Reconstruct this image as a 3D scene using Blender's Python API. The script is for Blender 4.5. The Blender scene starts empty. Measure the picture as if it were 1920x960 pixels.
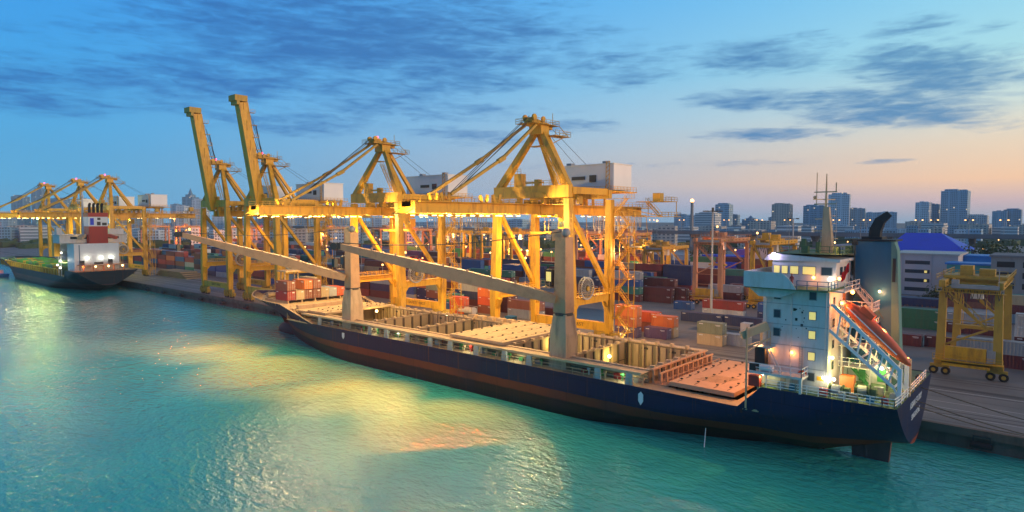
import bpy, math, random
from mathutils import Vector, Matrix
random.seed(7)
S = bpy.context.scene
COL = S.collection
R = math.radians

# ------------------------------------------------------------------ camera
F_PX, YAW, PITCH, CAM_Z = 1200.0, R(48.9), math.atan(68 / 1200), 31.5
fh = Vector((-math.cos(YAW), math.sin(YAW), 0)); rt = Vector((math.sin(YAW), math.cos(YAW), 0)); up0 = Vector((0, 0, 1))
fw = fh * math.cos(PITCH) - up0 * math.sin(PITCH); upv = up0 * math.cos(PITCH) + fh * math.sin(PITCH)
cd = bpy.data.cameras.new('camera'); cam = bpy.data.objects.new('camera', cd); COL.objects.link(cam)
cd.sensor_width = 36; cd.lens = 36 * F_PX / 1920; cd.clip_start = 0.5; cd.clip_end = 9000
cam.matrix_world = Matrix((( rt.x, upv.x, -fw.x, 0), (rt.y, upv.y, -fw.y, 0), (rt.z, upv.z, -fw.z, CAM_Z), (0, 0, 0, 1)))
S.camera = cam

def P(px, py, X=None, Y=None, Z=None, d=None):
    """pixel of the photograph (1920 wide) on a world plane -> world point"""
    v = fw + rt * ((px - 960) / F_PX) + upv * ((480 - py) / F_PX)
    if X is not None: t = X / v.x
    elif Y is not None: t = Y / v.y
    elif Z is not None: t = (Z - CAM_Z) / v.z
    else: t = d
    return Vector((0, 0, CAM_Z)) + v * t

# ------------------------------------------------------------------ world (dusk sky)
def lin(r, g, b):
    def c(u):
        u /= 255
        return u / 12.92 if u <= .04045 else ((u + .055) / 1.055) ** 2.4
    return (c(r), c(g), c(b), 1)
W = bpy.data.worlds.new('World'); S.world = W; W.use_nodes = True
nt = W.node_tree; N = nt.nodes; L = nt.links; N.clear()
def nn(t, **k):
    n = N.new(t)
    for a, b in k.items(): setattr(n, a, b)
    return n
def mth(op, a, b=None, c=None, clamp=False):
    n = nn('ShaderNodeMath', operation=op, use_clamp=clamp)
    for i, v in enumerate((a, b, c)):
        if v is None: continue
        if isinstance(v, (int, float)): n.inputs[i].default_value = v
        else: L.new(v, n.inputs[i])
    return n.outputs[0]
tc = nn('ShaderNodeTexCoord'); sp = nn('ShaderNodeSeparateXYZ'); L.new(tc.outputs['Generated'], sp.inputs[0])
dx, dy, dz = sp.outputs
hyp = mth('SQRT', mth('ADD', mth('MULTIPLY', dx, dx), mth('MULTIPLY', dy, dy)))
el = mth('MULTIPLY', mth('ARCTAN2', dz, hyp), 57.2958)                       # elevation in degrees
az = mth('MULTIPLY', mth('ARCTAN2', mth('MULTIPLY', dx, -1), dy), 57.2958)   # 0 = +Y (inland), 90 = -X (upriver)
# glow side: azimuth around the inland / downriver side
side = mth('SMOOTH_MIN', mth('DIVIDE', mth('SUBTRACT', 78, az), 74), 1.0, 0.1)
side = mth('MAXIMUM', side, 0.0)
side = mth('POWER', side, 1.5)
front = nn('ShaderNodeMapRange', interpolation_type='SMOOTHSTEP'); L.new(az, front.inputs[0])
front.inputs[1].default_value = -150; front.inputs[2].default_value = -60
side = mth('MULTIPLY', side, front.outputs[0])
def ramp(stops):
    n = nn('ShaderNodeValToRGB'); L.new(mth('DIVIDE', mth('MAXIMUM', el, 0.0), 40.0), n.inputs[0])
    e = n.color_ramp.elements
    while len(e) < len(stops): e.new(0.5)
    for i, (p, c) in enumerate(stops): e[i].position = p / 40.0; e[i].color = lin(*c)
    return n.outputs[0]
rl = ramp([(0, (104, 164, 204)), (3, (92, 170, 216)), (7, (82, 168, 222)), (12, (68, 160, 226)), (19, (58, 150, 228)), (40, (92, 112, 146))])
rr = ramp([(0, (150, 165, 185)), (1.4, (205, 180, 182)), (3.0, (250, 204, 164)), (5.5, (240, 216, 186)), (8.5, (206, 222, 216)), (12, (168, 218, 228)), (19, (124, 200, 238)), (40, (112, 118, 140))])
mx = nn('ShaderNodeMix', data_type='RGBA'); L.new(side, mx.inputs[0]); L.new(rl, mx.inputs[6]); L.new(rr, mx.inputs[7])
sky = mx.outputs[2]
# clouds: noise gathered into banks given by azimuth / elevation
cv = nn('ShaderNodeCombineXYZ'); L.new(mth('MULTIPLY', az, .075), cv.inputs[0]); L.new(mth('MULTIPLY', el, .40), cv.inputs[1])
rotc = nn('ShaderNodeMapping'); rotc.inputs['Rotation'].default_value = (0, 0, R(-13)); L.new(cv.outputs[0], rotc.inputs[0])
n1 = nn('ShaderNodeTexNoise'); n1.inputs['Scale'].default_value = 1.7; n1.inputs['Detail'].default_value = 9; n1.inputs['Roughness'].default_value = .62; n1.inputs['Distortion'].default_value = .35
L.new(rotc.outputs[0], n1.inputs['Vector'])
n2 = nn('ShaderNodeTexNoise'); n2.inputs['Scale'].default_value = 6.0; n2.inputs['Distortion'].default_value = .5; n2.inputs['Detail'].default_value = 8; n2.inputs['Roughness'].default_value = .6
L.new(rotc.outputs[0], n2.inputs['Vector'])
nz = mth('ADD', mth('MULTIPLY', mth('SUBTRACT', n1.outputs[0], .5), 3.4), mth('MULTIPLY', mth('SUBTRACT', n2.outputs[0], .5), 2.8))
AZ0 = 90 - math.degrees(YAW)
def bank(px, py, w, h, rot=0.0, s=1.0):
    """a cloud bank; centre and half sizes given as seen over the photograph, stored as sky angles"""
    a0 = AZ0 - math.degrees(math.atan((px - 960) / F_PX))
    k = math.cos(math.atan((px - 960) / F_PX))
    e0 = math.degrees(math.atan((412 - py) / F_PX * k))
    aw = w / F_PX * 57.3 * k * k; eh = h / F_PX * 57.3 * k
    u = mth('SUBTRACT', az, a0); v = mth('SUBTRACT', el, e0)
    c, s_ = math.cos(rot), math.sin(rot)
    u2 = mth('DIVIDE', mth('ADD', mth('MULTIPLY', u, c), mth('MULTIPLY', v, s_)), aw)
    v2 = mth('DIVIDE', mth('SUBTRACT', mth('MULTIPLY', v, c), mth('MULTIPLY', u, s_)), eh)
    r2 = mth('ADD', mth('MULTIPLY', u2, u2), mth('MULTIPLY', v2, v2))
    return mth('MULTIPLY', mth('SUBTRACT', 1.0, r2), s)
BANKS = [(680, 80, 480, 125, 0.0, 1.5), (380, 150, 360, 60, -.1, 1.1), (90, 170, 260, 60, -.1, .9), (800, 30, 260, 60, 0, .9),
         (760, 205, 260, 24, 0, .8), (900, 258, 170, 16, .05, 1.0), (1090, 240, 90, 14, 0, 1.0), (1150, 130, 150, 40, 0, .7),
         (1420, 110, 150, 38, 0, 1.3), (1400, 190, 130, 24, .06, 1.3), (1690, 60, 90, 24, 0, .9), (1830, 60, 50, 12, 0, .9),
         (1740, 140, 190, 60, .18, 1.5), (1640, 205, 250, 40, .14, 1.6), (1440, 255, 160, 14, .04, 1.2), (1730, 222, 130, 9, .02, 1.1),
         (1905, 150, 60, 18, .1, 1.1), (560, 230, 200, 24, 0, .6), (1640, 305, 60, 5, -.03, .8), (1230, 310, 260, 6, 0, .45)]
m = None
for b_ in BANKS:
    o_ = bank(*b_); m = o_ if m is None else mth('MAXIMUM', m, o_)
m = mth('MAXIMUM', m, -.9)
cl = nn('ShaderNodeMapRange', interpolation_type='SMOOTHSTEP'); L.new(mth('ADD', mth('MULTIPLY', m, .95), nz), cl.inputs[0])
cl.inputs[1].default_value = -.3; cl.inputs[2].default_value = 1.9; cl.inputs[4].default_value = .95
fade = nn('ShaderNodeMapRange'); L.new(el, fade.inputs[0]); fade.inputs[1].default_value = 1.5; fade.inputs[2].default_value = 5
cf = mth('MULTIPLY', cl.outputs[0], fade.outputs[0])
cc = nn('ShaderNodeMix', data_type='RGBA'); L.new(side, cc.inputs[0]); cc.inputs[6].default_value = lin(46, 108, 178); cc.inputs[7].default_value = lin(84, 140, 184)
mc = nn('ShaderNodeMix', data_type='RGBA'); L.new(cf, mc.inputs[0]); L.new(sky, mc.inputs[6]); L.new(cc.outputs[2], mc.inputs[7])
bg = nn('ShaderNodeBackground'); L.new(mc.outputs[2], bg.inputs[0]); bg.inputs[1].default_value = 1.1
wo = nn('ShaderNodeOutputWorld'); L.new(bg.outputs[0], wo.inputs[0])

# the last warm light, low over the river mouth
sd = bpy.data.lights.new('sun', 'SUN'); sd.energy = 2.0; sd.color = (1, .66, .42); sd.angle = R(22)
sun = bpy.data.objects.new('sun', sd); COL.objects.link(sun)
sun.rotation_euler = Vector((-1.0, -.22, -.17)).to_track_quat('-Z', 'Y').to_euler()
S.view_settings.view_transform = 'Standard'; S.view_settings.look = 'None'; S.view_settings.exposure = 0.0; S.view_settings.gamma = 1
S.view_settings.use_curve_mapping = False
S.cycles.use_denoising = True; S.cycles.max_bounces = 5; S.cycles.diffuse_bounces = 2; S.cycles.glossy_bounces = 3
S.cycles.volume_bounces = 0; S.cycles.transmission_bounces = 2; S.cycles.transparent_max_bounces = 4
S.cycles.sample_clamp_indirect = 4; S.cycles.caustics_reflective = False; S.cycles.caustics_refractive = False
S.cycles.use_light_tree = True; S.cycles.adaptive_threshold = 0.02

# ------------------------------------------------------------------ materials
M = {}
def mat(name, col, rough=.6, metal=0.0, dirt=.35, dirt_col=None, scale=.6, streak=True, bump=0.0, objcol=False):
    m = bpy.data.materials.new(name); m.use_nodes = True; t = m.node_tree; n = t.nodes; l = t.links
    p = n['Principled BSDF']; p.inputs['Roughness'].default_value = rough; p.inputs['Metallic'].default_value = metal
    c = n.new('ShaderNodeTexCoord'); mp = n.new('ShaderNodeMapping'); l.new(c.outputs['Object'], mp.inputs[0])
    mp.inputs['Scale'].default_value = (1, 1, .22 if streak else 1)
    no = n.new('ShaderNodeTexNoise'); no.inputs['Scale'].default_value = scale; no.inputs['Detail'].default_value = 7; no.inputs['Roughness'].default_value = .65
    l.new(mp.outputs[0], no.inputs['Vector'])
    r = n.new('ShaderNodeMapRange'); l.new(no.outputs[0], r.inputs[0]); r.inputs[1].default_value = .48; r.inputs[2].default_value = .78; r.inputs[4].default_value = dirt
    mi = n.new('ShaderNodeMix'); mi.data_type = 'RGBA'; l.new(r.outputs[0], mi.inputs[0])
    if objcol:
        oi = n.new('ShaderNodeObjectInfo'); l.new(oi.outputs['Color'], mi.inputs[6])
    else: mi.inputs[6].default_value = (*col, 1)
    dc = dirt_col or tuple(x * .35 + .02 for x in col)
    mi.inputs[7].default_value = (*dc, 1)
    l.new(mi.outputs[2], p.inputs['Base Color'])
    if bump:
        b = n.new('ShaderNodeBump'); b.inputs['Strength'].default_value = bump; b.inputs['Distance'].default_value = .05
        l.new(no.outputs[0], b.inputs['Height']); l.new(b.outputs[0], p.inputs['Normal'])
    M[name] = m; return m
def emit(name, col, s):
    m = bpy.data.materials.new(name); m.use_nodes = True; t = m.node_tree; p = t.nodes['Principled BSDF']
    p.inputs['Base Color'].default_value = (*col, 1); p.inputs['Emission Color'].default_value = (*col, 1); p.inputs['Emission Strength'].default_value = s
    m.cycles.emission_sampling = 'NONE'
    M[name] = m; return m
mat('yellow', (.69, .355, .018), .5, dirt=1.0, dirt_col=(.26, .12, .025), scale=.8)
mat('yellow_old', (.50, .30, .04), .6, dirt=.7, dirt_col=(.22, .11, .03), scale=.8)
mat('orange_paint', (.60, .26, .13), .6, dirt=.5, scale=.7)
mat('dark_steel', (.06, .055, .05), .6, dirt=.5)
mat('grey_steel', (.30, .30, .30), .55, dirt=.5)
mat('galv', (.42, .42, .40), .5, dirt=.4)
mat('white_paint', (.60, .59, .58), .5, dirt=.6, dirt_col=(.38, .28, .20), scale=.9)
mat('white_clean', (.74, .75, .76), .5, dirt=.15, scale=.3)
mat('cream', (.56, .38, .22), .6, dirt=.55, dirt_col=(.20, .13, .08), scale=.5)
mat('tan', (.50, .35, .22), .55, dirt=.85, dirt_col=(.13, .085, .05), scale=.7)
mat('tan_boom', (.52, .30, .16), .55, dirt=.6, dirt_col=(.24, .13, .07), scale=.6, streak=False)
mat('deck_buff', (.48, .34, .20), .75, dirt=.6, dirt_col=(.24, .14, .08), scale=.5, streak=False)
mat('deck_green', (.10, .16, .07), .7, dirt=.5, scale=.6, streak=False)
mat('hold', (.28, .21, .13), .75, dirt=.65, dirt_col=(.15, .09, .05), scale=.4)
mat('hold_dark', (.06, .05, .04), .8, dirt=.4)
mat('concrete', (.30, .285, .27), .85, dirt=.7, dirt_col=(.13, .12, .11), scale=.25)
mat('blue_funnel', (.01, .12, .23), .5, dirt=.5, dirt_col=(.015, .05, .1), scale=.3)
mat('green_frame', (.09, .22, .20), .6, dirt=.5, scale=.5)
mat('green_paint', (.05, .30, .08), .6, dirt=.5, scale=.8)
mat('black', (.015, .015, .017), .6, dirt=.3)
mat('rubber', (.02, .02, .02), .8, dirt=.3)
mat('red_paint', (.42, .03, .02), .5, dirt=.35, scale=.8)
mat('boat_orange', (.62, .10, .03), .45, dirt=.3, scale=.6)
mat('orange_box', (.60, .17, .05), .5, dirt=.3)
mat('glass', (.03, .05, .07), .12, dirt=0)
mat('blue_roof', (.0, .045, .62), .5, dirt=.3, scale=.15, streak=False)
mat('blue_awning', (.0, .20, .62), .5, dirt=.3, scale=.15, streak=False)
mat('teal_roof', (.05, .33, .33), .6, dirt=.4, scale=.1, streak=False)
mat('white_roof', (.55, .56, .58), .6, dirt=.5, scale=.08, streak=False)
mat('rust_roof', (.26, .10, .08), .7, dirt=.5, scale=.08, streak=False)
mat('office', (.50, .46, .48), .75, dirt=.4, scale=.1)
mat('purple', (.28, .12, .42), .7, dirt=.3, scale=.1)
mat('pink_wall', (.45, .30, .32), .75, dirt=.4, scale=.1)
mat('road', (.10, .095, .09), .85, dirt=.5, scale=.05, streak=False)
mat('bridge_concrete', (.20, .20, .21), .85, dirt=.6, scale=.08)
mat('rope', (.10, .08, .06), .9, dirt=.2)
mat('wood', (.36, .26, .15), .8, dirt=.6, scale=1.2, streak=False)
mat('skin', (.35, .2, .13), .6, dirt=.1)
mat('coverall_red', (.35, .06, .05), .8, dirt=.2)
mat('coverall_dark', (.04, .04, .06), .8, dirt=.2)
mat('flag_red', (.55, .02, .03), .8, dirt=.2)
mat('trunk', (.08, .055, .035), .9, dirt=.3)
mat('leaf', (.045, .085, .03), .8, dirt=.6, dirt_col=(.02, .045, .015), scale=.9, streak=False)
mat('leaf_olive', (.10, .11, .035), .8, dirt=.6, dirt_col=(.04, .05, .02), scale=.9, streak=False)
mat('container', (.5, .5, .5), .55, dirt=.42, dirt_col=(.10, .065, .05), scale=.9, objcol=True)
mat('lettering_white', (.75, .75, .75), .6, dirt=.3, scale=2)
mat('lettering_dark', (.10, .06, .02), .6, dirt=.3, scale=2)
emit('lamp_sodium', (1, .62, .22), 14); emit('lamp_white', (1, .95, .75), 16); emit('lamp_orange', (1, .40, .08), 12)
emit('lamp_street', (1, .46, .14), 5); emit('lamp_green', (.6, 1, .35), 30); emit('lamp_red', (1, .05, .12), 8)
emit('window_lit', (1, .78, .22), .55); emit('lamp_violet', (.75, .55, 1), 20)

def hull_mat(name, top, boot, wl_blue, low=(.10, .045, .035)):
    m = bpy.data.materials.new(name); m.use_nodes = True; t = m.node_tree; n = t.nodes; l = t.links; p = n['Principled BSDF']
    p.inputs['Roughness'].default_value = .5; p.inputs['Specular IOR Level'].default_value = .25
    c = n.new('ShaderNodeTexCoord'); s = n.new('ShaderNodeSeparateXYZ'); l.new(c.outputs['Object'], s.inputs[0])
    mp = n.new('ShaderNodeMapping'); mp.inputs['Scale'].default_value = (1, 1, .12); l.new(c.outputs['Object'], mp.inputs[0])
    no = n.new('ShaderNodeTexNoise'); no.inputs['Scale'].default_value = .55; no.inputs['Detail'].default_value = 8; no.inputs['Roughness'].default_value = .7
    l.new(mp.outputs[0], no.inputs['Vector'])
    no2 = n.new('ShaderNodeTexNoise'); no2.inputs['Scale'].default_value = .12; no2.inputs['Detail'].default_value = 6; l.new(c.outputs['Object'], no2.inputs['Vector'])
    ad = n.new('ShaderNodeMath'); ad.operation = 'MULTIPLY_ADD'; l.new(no.outputs[0], ad.inputs[0]); ad.inputs[1].default_value = .35; l.new(s.outputs[2], ad.inputs[2])
    r = n.new('ShaderNodeValToRGB'); mr = n.new('ShaderNodeMath'); mr.operation = 'DIVIDE'; l.new(ad.outputs[0], mr.inputs[0]); mr.inputs[1].default_value = 12
    l.new(mr.outputs[0], r.inputs[0]); e = r.color_ramp.elements
    k = [(0, (.012, .012, .01)), (1.25, (.016, .014, .011)), (1.4, low), (2.5, low), (2.75, boot), (wl_blue + .1, boot), (wl_blue + .16, top), (12, top)]
    while len(e) < len(k): e.new(.5)
    for i, (z, cc_) in enumerate(k): e[i].position = z / 12; e[i].color = (*cc_, 1)
    mi = n.new('ShaderNodeMix'); mi.data_type = 'RGBA'; q = n.new('ShaderNodeMapRange'); l.new(no2.outputs[0], q.inputs[0]); q.inputs[1].default_value = .5; q.inputs[2].default_value = .75; q.inputs[4].default_value = .55
    l.new(q.outputs[0], mi.inputs[0]); l.new(r.outputs[0], mi.inputs[6]); mi.inputs[7].default_value = (top[0] * .6 + .02, top[1] * .6 + .012, top[2] * .6 + .01, 1)
    # plate seams and rust runs
    br = n.new('ShaderNodeTexBrick'); cx = n.new('ShaderNodeCombineXYZ'); l.new(s.outputs[0], cx.inputs[0]); l.new(s.outputs[2], cx.inputs[1]); l.new(cx.outputs[0], br.inputs['Vector'])
    br.inputs['Scale'].default_value = 1; br.inputs['Brick Width'].default_value = 7.5; br.inputs['Row Height'].default_value = 2.1; br.inputs['Mortar Size'].default_value = .05; br.inputs['Mortar Smooth'].default_value = .3
    br.inputs['Color1'].default_value = (1, 1, 1, 1); br.inputs['Color2'].default_value = (.78, .78, .78, 1); br.inputs['Mortar'].default_value = (.45, .4, .38, 1)
    ml = n.new('ShaderNodeMix'); ml.data_type = 'RGBA'; ml.blend_type = 'MULTIPLY'; ml.inputs[0].default_value = .8; l.new(mi.outputs[2], ml.inputs[6]); l.new(br.outputs[0], ml.inputs[7])
    mp3 = n.new('ShaderNodeMapping'); mp3.inputs['Scale'].default_value = (1.4, 1, .06); l.new(c.outputs['Object'], mp3.inputs[0]); n3 = n.new('ShaderNodeTexNoise'); n3.inputs['Scale'].default_value = 1.6; n3.inputs['Detail'].default_value = 5; l.new(mp3.outputs[0], n3.inputs['Vector'])
    r3 = n.new('ShaderNodeMapRange'); l.new(n3.outputs[0], r3.inputs[0]); r3.inputs[1].default_value = .60; r3.inputs[2].default_value = .74; r3.inputs[4].default_value = .7
    m3 = n.new('ShaderNodeMix'); m3.data_type = 'RGBA'; l.new(r3.outputs[0], m3.inputs[0]); l.new(ml.outputs[2], m3.inputs[6]); m3.inputs[7].default_value = (.10, .038, .018, 1)
    l.new(m3.outputs[2], p.inputs['Base Color'])
    b = n.new('ShaderNodeBump'); b.inputs['Strength'].default_value = .25; b.inputs['Distance'].default_value = .15; l.new(no2.outputs[0], b.inputs['Height']); l.new(b.outputs[0], p.inputs['Normal'])
    M[name] = m
hull_mat('hull_blue', (.003, .015, .06), (.19, .040, .018), 3.9, (.03, .016, .011))
hull_mat('hull_dark', (.012, .03, .045), (.13, .05, .05), 3.6)

def facade(name, wall, glass, fw_=3.2, fhh=3.2, lit=.03, stripe=False):
    m = bpy.data.materials.new(name); m.use_nodes = True; t = m.node_tree; n = t.nodes; l = t.links; p = n['Principled BSDF']; p.inputs['Roughness'].default_value = .6
    c = n.new('ShaderNodeTexCoord'); s = n.new('ShaderNodeSeparateXYZ'); l.new(c.outputs['Object'], s.inputs[0])
    def mm(op, a, b=None, cl_=False):
        q = n.new('ShaderNodeMath'); q.operation = op; q.use_clamp = cl_
        for i, v in enumerate((a, b)):
            if v is None: continue
            if isinstance(v, (int, float)): q.inputs[i].default_value = v
            else: l.new(v, q.inputs[i])
        return q.outputs[0]
    hor = mm('ADD', s.outputs[0], s.outputs[1])
    u = mm('FRACT', mm('DIVIDE', hor, fw_)); v = mm('FRACT', mm('DIVIDE', s.outputs[2], fhh))
    wu = mm('GREATER_THAN', u, -1 if stripe else .42); wv = mm('GREATER_THAN', v, .5)
    w_ = mm('MULTIPLY', wu, wv)
    big = mm('GREATER_THAN', mm('FRACT', mm('DIVIDE', hor, fw_ * 5.3)), .82)
    w_ = mm('MULTIPLY', w_, mm('SUBTRACT', 1.0, big)) if not stripe else w_
    mi = n.new('ShaderNodeMix'); mi.data_type = 'RGBA'; l.new(w_, mi.inputs[0])
    mi.inputs[6].default_value = (*wall, 1); mi.inputs[7].default_value = (*glass, 1); l.new(mi.outputs[2], p.inputs['Base Color'])
    wn = n.new('ShaderNodeTexWhiteNoise'); cb = n.new('ShaderNodeCombineXYZ')
    l.new(mm('FLOOR', mm('DIVIDE', hor, fw_)), cb.inputs[0]); l.new(mm('FLOOR', mm('DIVIDE', s.outputs[2], fhh)), cb.inputs[1]); l.new(cb.outputs[0], wn.inputs[0])
    on = mm('MULTIPLY', mm('LESS_THAN', wn.outputs[0], lit), w_)
    p.inputs['Emission Color'].default_value = (1, .7, .35, 1); l.new(mm('MULTIPLY', on, 1.2), p.inputs['Emission Strength'])
    m.cycles.emission_sampling = 'NONE'
    M[name] = m
facade('tower_pale', (.60, .68, .74), (.10, .13, .17)); facade('tower_blue', (.32, .48, .60), (.06, .10, .15), 2.6, 3.4)
facade('tower_cream', (.50, .45, .40), (.13, .14, .16), 4.2, 3.0); facade('tower_white', (.66, .66, .66), (.22, .25, .28), 3.4, 3.6, stripe=True)
facade('tower_dark', (.22, .36, .48), (.05, .08, .11), 3.0, 3.3, lit=.05); facade('office_windows', (.60, .60, .62), (.10, .13, .17), 4, 3.4)

# ------------------------------------------------------------------ mesh helper
class MB:
    def __init__(s): s.v = []; s.f = []
    def add(s, vs, fs):
        o = len(s.v); s.v += [tuple(v) for v in vs]; s.f += [tuple(i + o for i in f) for f in fs]; return s
    def box(s, x0, x1, y0, y1, z0, z1):
        return s.add([(x0, y0, z0), (x1, y0, z0), (x1, y1, z0), (x0, y1, z0), (x0, y0, z1), (x1, y0, z1), (x1, y1, z1), (x0, y1, z1)],
                     [(0, 3, 2, 1), (4, 5, 6, 7), (0, 1, 5, 4), (1, 2, 6, 5), (2, 3, 7, 6), (3, 0, 4, 7)])
    def bar(s, p, q, w, h=None, w2=None, h2=None, up=(0, 0, 1)):
        p = Vector(p); q = Vector(q); h = h or w; d = (q - p).normalized(); u = Vector(up)
        if abs(d.dot(u)) > .98: u = Vector((1, 0, 0))
        a = d.cross(u).normalized(); b = a.cross(d).normalized(); w2 = w2 or w; h2 = h2 or h
        vs = [p + a * (i * w / 2) + b * (j * h / 2) for i, j in ((-1, -1), (1, -1), (1, 1), (-1, 1))] + [q + a * (i * w2 / 2) + b * (j * h2 / 2) for i, j in ((-1, -1), (1, -1), (1, 1), (-1, 1))]
        return s.add(vs, [(0, 1, 2, 3), (7, 6, 5, 4), (0, 4, 5, 1), (1, 5, 6, 2), (2, 6, 7, 3), (3, 7, 4, 0)])
    def tube(s, p, q, r, n=8, r2=None):
        p = Vector(p); q = Vector(q); d = (q - p).normalized(); u = Vector((0, 0, 1)) if abs(d.z) < .95 else Vector((1, 0, 0))
        a = d.cross(u).normalized(); b = a.cross(d).normalized(); r2 = r if r2 is None else r2
        vs = []
        for c, rr_ in ((p, r), (q, r2)):
            for i in range(n):
                t = 2 * math.pi * i / n; vs.append(c + a * (rr_ * math.cos(t)) + b * (rr_ * math.sin(t)))
        fs = [(i, (i + 1) % n, n + (i + 1) % n, n + i) for i in range(n)] + [tuple(range(n - 1, -1, -1)), tuple(range(n, 2 * n))]
        return s.add(vs, fs)
    def path(s, pts, r, n=6):
        for a, b in zip(pts, pts[1:]): s.tube(a, b, r, n)
        return s
    def prism(s, pts, axis, a, b):
        """pts: 2-D outline in the plane across axis; extruded from a to b"""
        def mk(u, v, w): return {'x': (w, u, v), 'y': (u, w, v), 'z': (u, v, w)}[axis]
        n = len(pts); vs = [mk(u, v, a) for u, v in pts] + [mk(u, v, b) for u, v in pts]
        return s.add(vs, [(i, (i + 1) % n, n + (i + 1) % n, n + i) for i in range(n)] + [tuple(range(n - 1, -1, -1)), tuple(range(n, 2 * n))])
    def sphere(s, c, r, n=8, m_=5, sz=1.0):
        vs = []; c = Vector(c)
        for j in range(m_ + 1):
            t = math.pi * j / m_
            for i in range(n):
                a = 2 * math.pi * i / n; vs.append(c + Vector((r * math.sin(t) * math.cos(a), r * math.sin(t) * math.sin(a), r * sz * math.cos(t))))
        return s.add(vs, [(j * n + i, (j + 1) * n + i, (j + 1) * n + (i + 1) % n, j * n + (i + 1) % n) for j in range(m_) for i in range(n)])
    def rail(s, pts, h=1.05, step=1.6, r=.045, mids=1):
        """railing along pts: posts, top rail and middle rails"""
        for a, b in zip(pts, pts[1:]):
            a = Vector(a); b = Vector(b); k = max(1, round((b - a).length / step))
            for j in range(mids + 1):
                z = Vector((0, 0, h * (j + 1) / (mids + 1))); s.bar(a + z, b + z, r * 1.6)
            for i in range(k + 1):
                c = a.lerp(b, i / k); s.bar(c, c + Vector((0, 0, h)), r * 1.6)
        return s
    def stairs(s, p, q, w=.8, n=8):
        p = Vector(p); q = Vector(q); d = (q - p); hd = Vector((d.x, d.y, 0)).normalized(); a = Vector((-hd.y, hd.x, 0)) * (w / 2)
        for sg in (-1, 1):
            s.bar(p + a * sg, q + a * sg, .1, .22); s.bar(p + a * sg + Vector((0, 0, 1)), q + a * sg + Vector((0, 0, 1)), .07)
        for i in range(n + 1):
            c = p.lerp(q, i / n); s.bar(c - a, c + a, .22, .05)
            if i % 2 == 0:
                for sg in (-1, 1): s.bar(c + a * sg, c + a * sg + Vector((0, 0, 1)), .06)
        return s
    def build(s, name, material, parent=None, smooth=False, loc=None):
        me = bpy.data.meshes.new(name); me.from_pydata(s.v, [], s.f); me.validate(); me.update()
        if smooth:
            for p in me.polygons: p.use_smooth = True
        if material is not None: me.materials.append(M[material] if isinstance(material, str) else material)
        o = bpy.data.objects.new(name, me); COL.objects.link(o)
        if parent is not None: o.parent = parent
        if loc is not None: o.location = loc
        return o
def tag(o, label=None, cat=None, group=None, kind=None):
    if label: o['label'] = label
    if cat: o['category'] = cat
    if group: o['group'] = group
    if kind: o['kind'] = kind
    return o
def thing(name, label, cat, loc=(0, 0, 0), group=None, rz=0.0):
    o = bpy.data.objects.new(name, None); COL.objects.link(o); o.location = loc; o.rotation_euler = (0, 0, rz); o.empty_display_size = .5
    return tag(o, label, cat, group)
kids = {}
def index_children():
    kids.clear()
    for o in bpy.data.objects:
        if o.parent: kids.setdefault(o.parent.name, []).append(o)
def copy_tree(o, parent=None):
    c = o.copy(); COL.objects.link(c)
    if parent is not None: c.parent = parent
    for ch in kids.get(o.name, []): copy_tree(ch, c)
    return c
def dup(root, loc, label, group=None, rz=None, cat=None):
    c = copy_tree(root); c.location = loc; c['label'] = label
    if group: c['group'] = group
    if cat: c['category'] = cat
    if rz is not None: c.rotation_euler = (0, 0, rz)
    return c
SOD = (1, .50, .10); ORG = (1, .30, .05); WHT = (1, .92, .70); YEL = (1, .72, .16)
def lamp(p, w, col=SOD, rad=.25, parent=None, spot=None, aim=(0, 0, -1), blend=.5):
    ld = bpy.data.lights.new('lamp_light', 'SPOT' if spot else 'POINT'); ld.energy = w; ld.color = col; ld.shadow_soft_size = rad
    if spot: ld.spot_size = R(spot); ld.spot_blend = blend
    o = bpy.data.objects.new('lamp_light', ld); COL.objects.link(o); o.location = p
    if spot: o.rotation_euler = Vector(aim).to_track_quat('-Z', 'Y').to_euler()
    if parent is not None: o.parent = parent
    return o
QZ = 2.8

# ================================================================== SETTING
def sheet(name, x0, x1, y0, y1, z, m, nx=1, ny=1):
    mb = MB(); mb.add([(x0, y0, z), (x1, y0, z), (x1, y1, z), (x0, y1, z)], [(0, 1, 2, 3)])
    return tag(mb.build(name, m), kind='structure')
wm = bpy.data.materials.new('water'); wm.use_nodes = True; t = wm.node_tree; n = t.nodes; l = t.links; p = n['Principled BSDF']
c = n.new('ShaderNodeTexCoord')
def wnoise(sc, rot, det, stretch):
    mp = n.new('ShaderNodeMapping'); mp.inputs['Rotation'].default_value = (0, 0, rot); mp.inputs['Scale'].default_value = (1, stretch, 1); l.new(c.outputs['Object'], mp.inputs[0])
    q = n.new('ShaderNodeTexNoise'); q.inputs['Scale'].default_value = sc; q.inputs['Detail'].default_value = det; q.inputs['Roughness'].default_value = .55; l.new(mp.outputs[0], q.inputs['Vector']); return q.outputs[0]
a1 = wnoise(.34, R(42), 2, 2.0); a2 = wnoise(.95, R(55), 3, 1.7); a3 = wnoise(.035, R(30), 3, 1.5)
b1 = n.new('ShaderNodeBump'); b1.inputs['Strength'].default_value = 1; b1.inputs['Distance'].default_value = .30; l.new(a1, b1.inputs['Height'])
b2 = n.new('ShaderNodeBump'); b2.inputs['Strength'].default_value = 1; b2.inputs['Distance'].default_value = .19; l.new(a2, b2.inputs['Height']); l.new(b1.outputs[0], b2.inputs['Normal'])
l.new(b2.outputs[0], p.inputs['Normal'])
r_ = n.new('ShaderNodeMapRange'); l.new(a3, r_.inputs[0]); r_.inputs[1].default_value = .35; r_.inputs[2].default_value = .65
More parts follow.
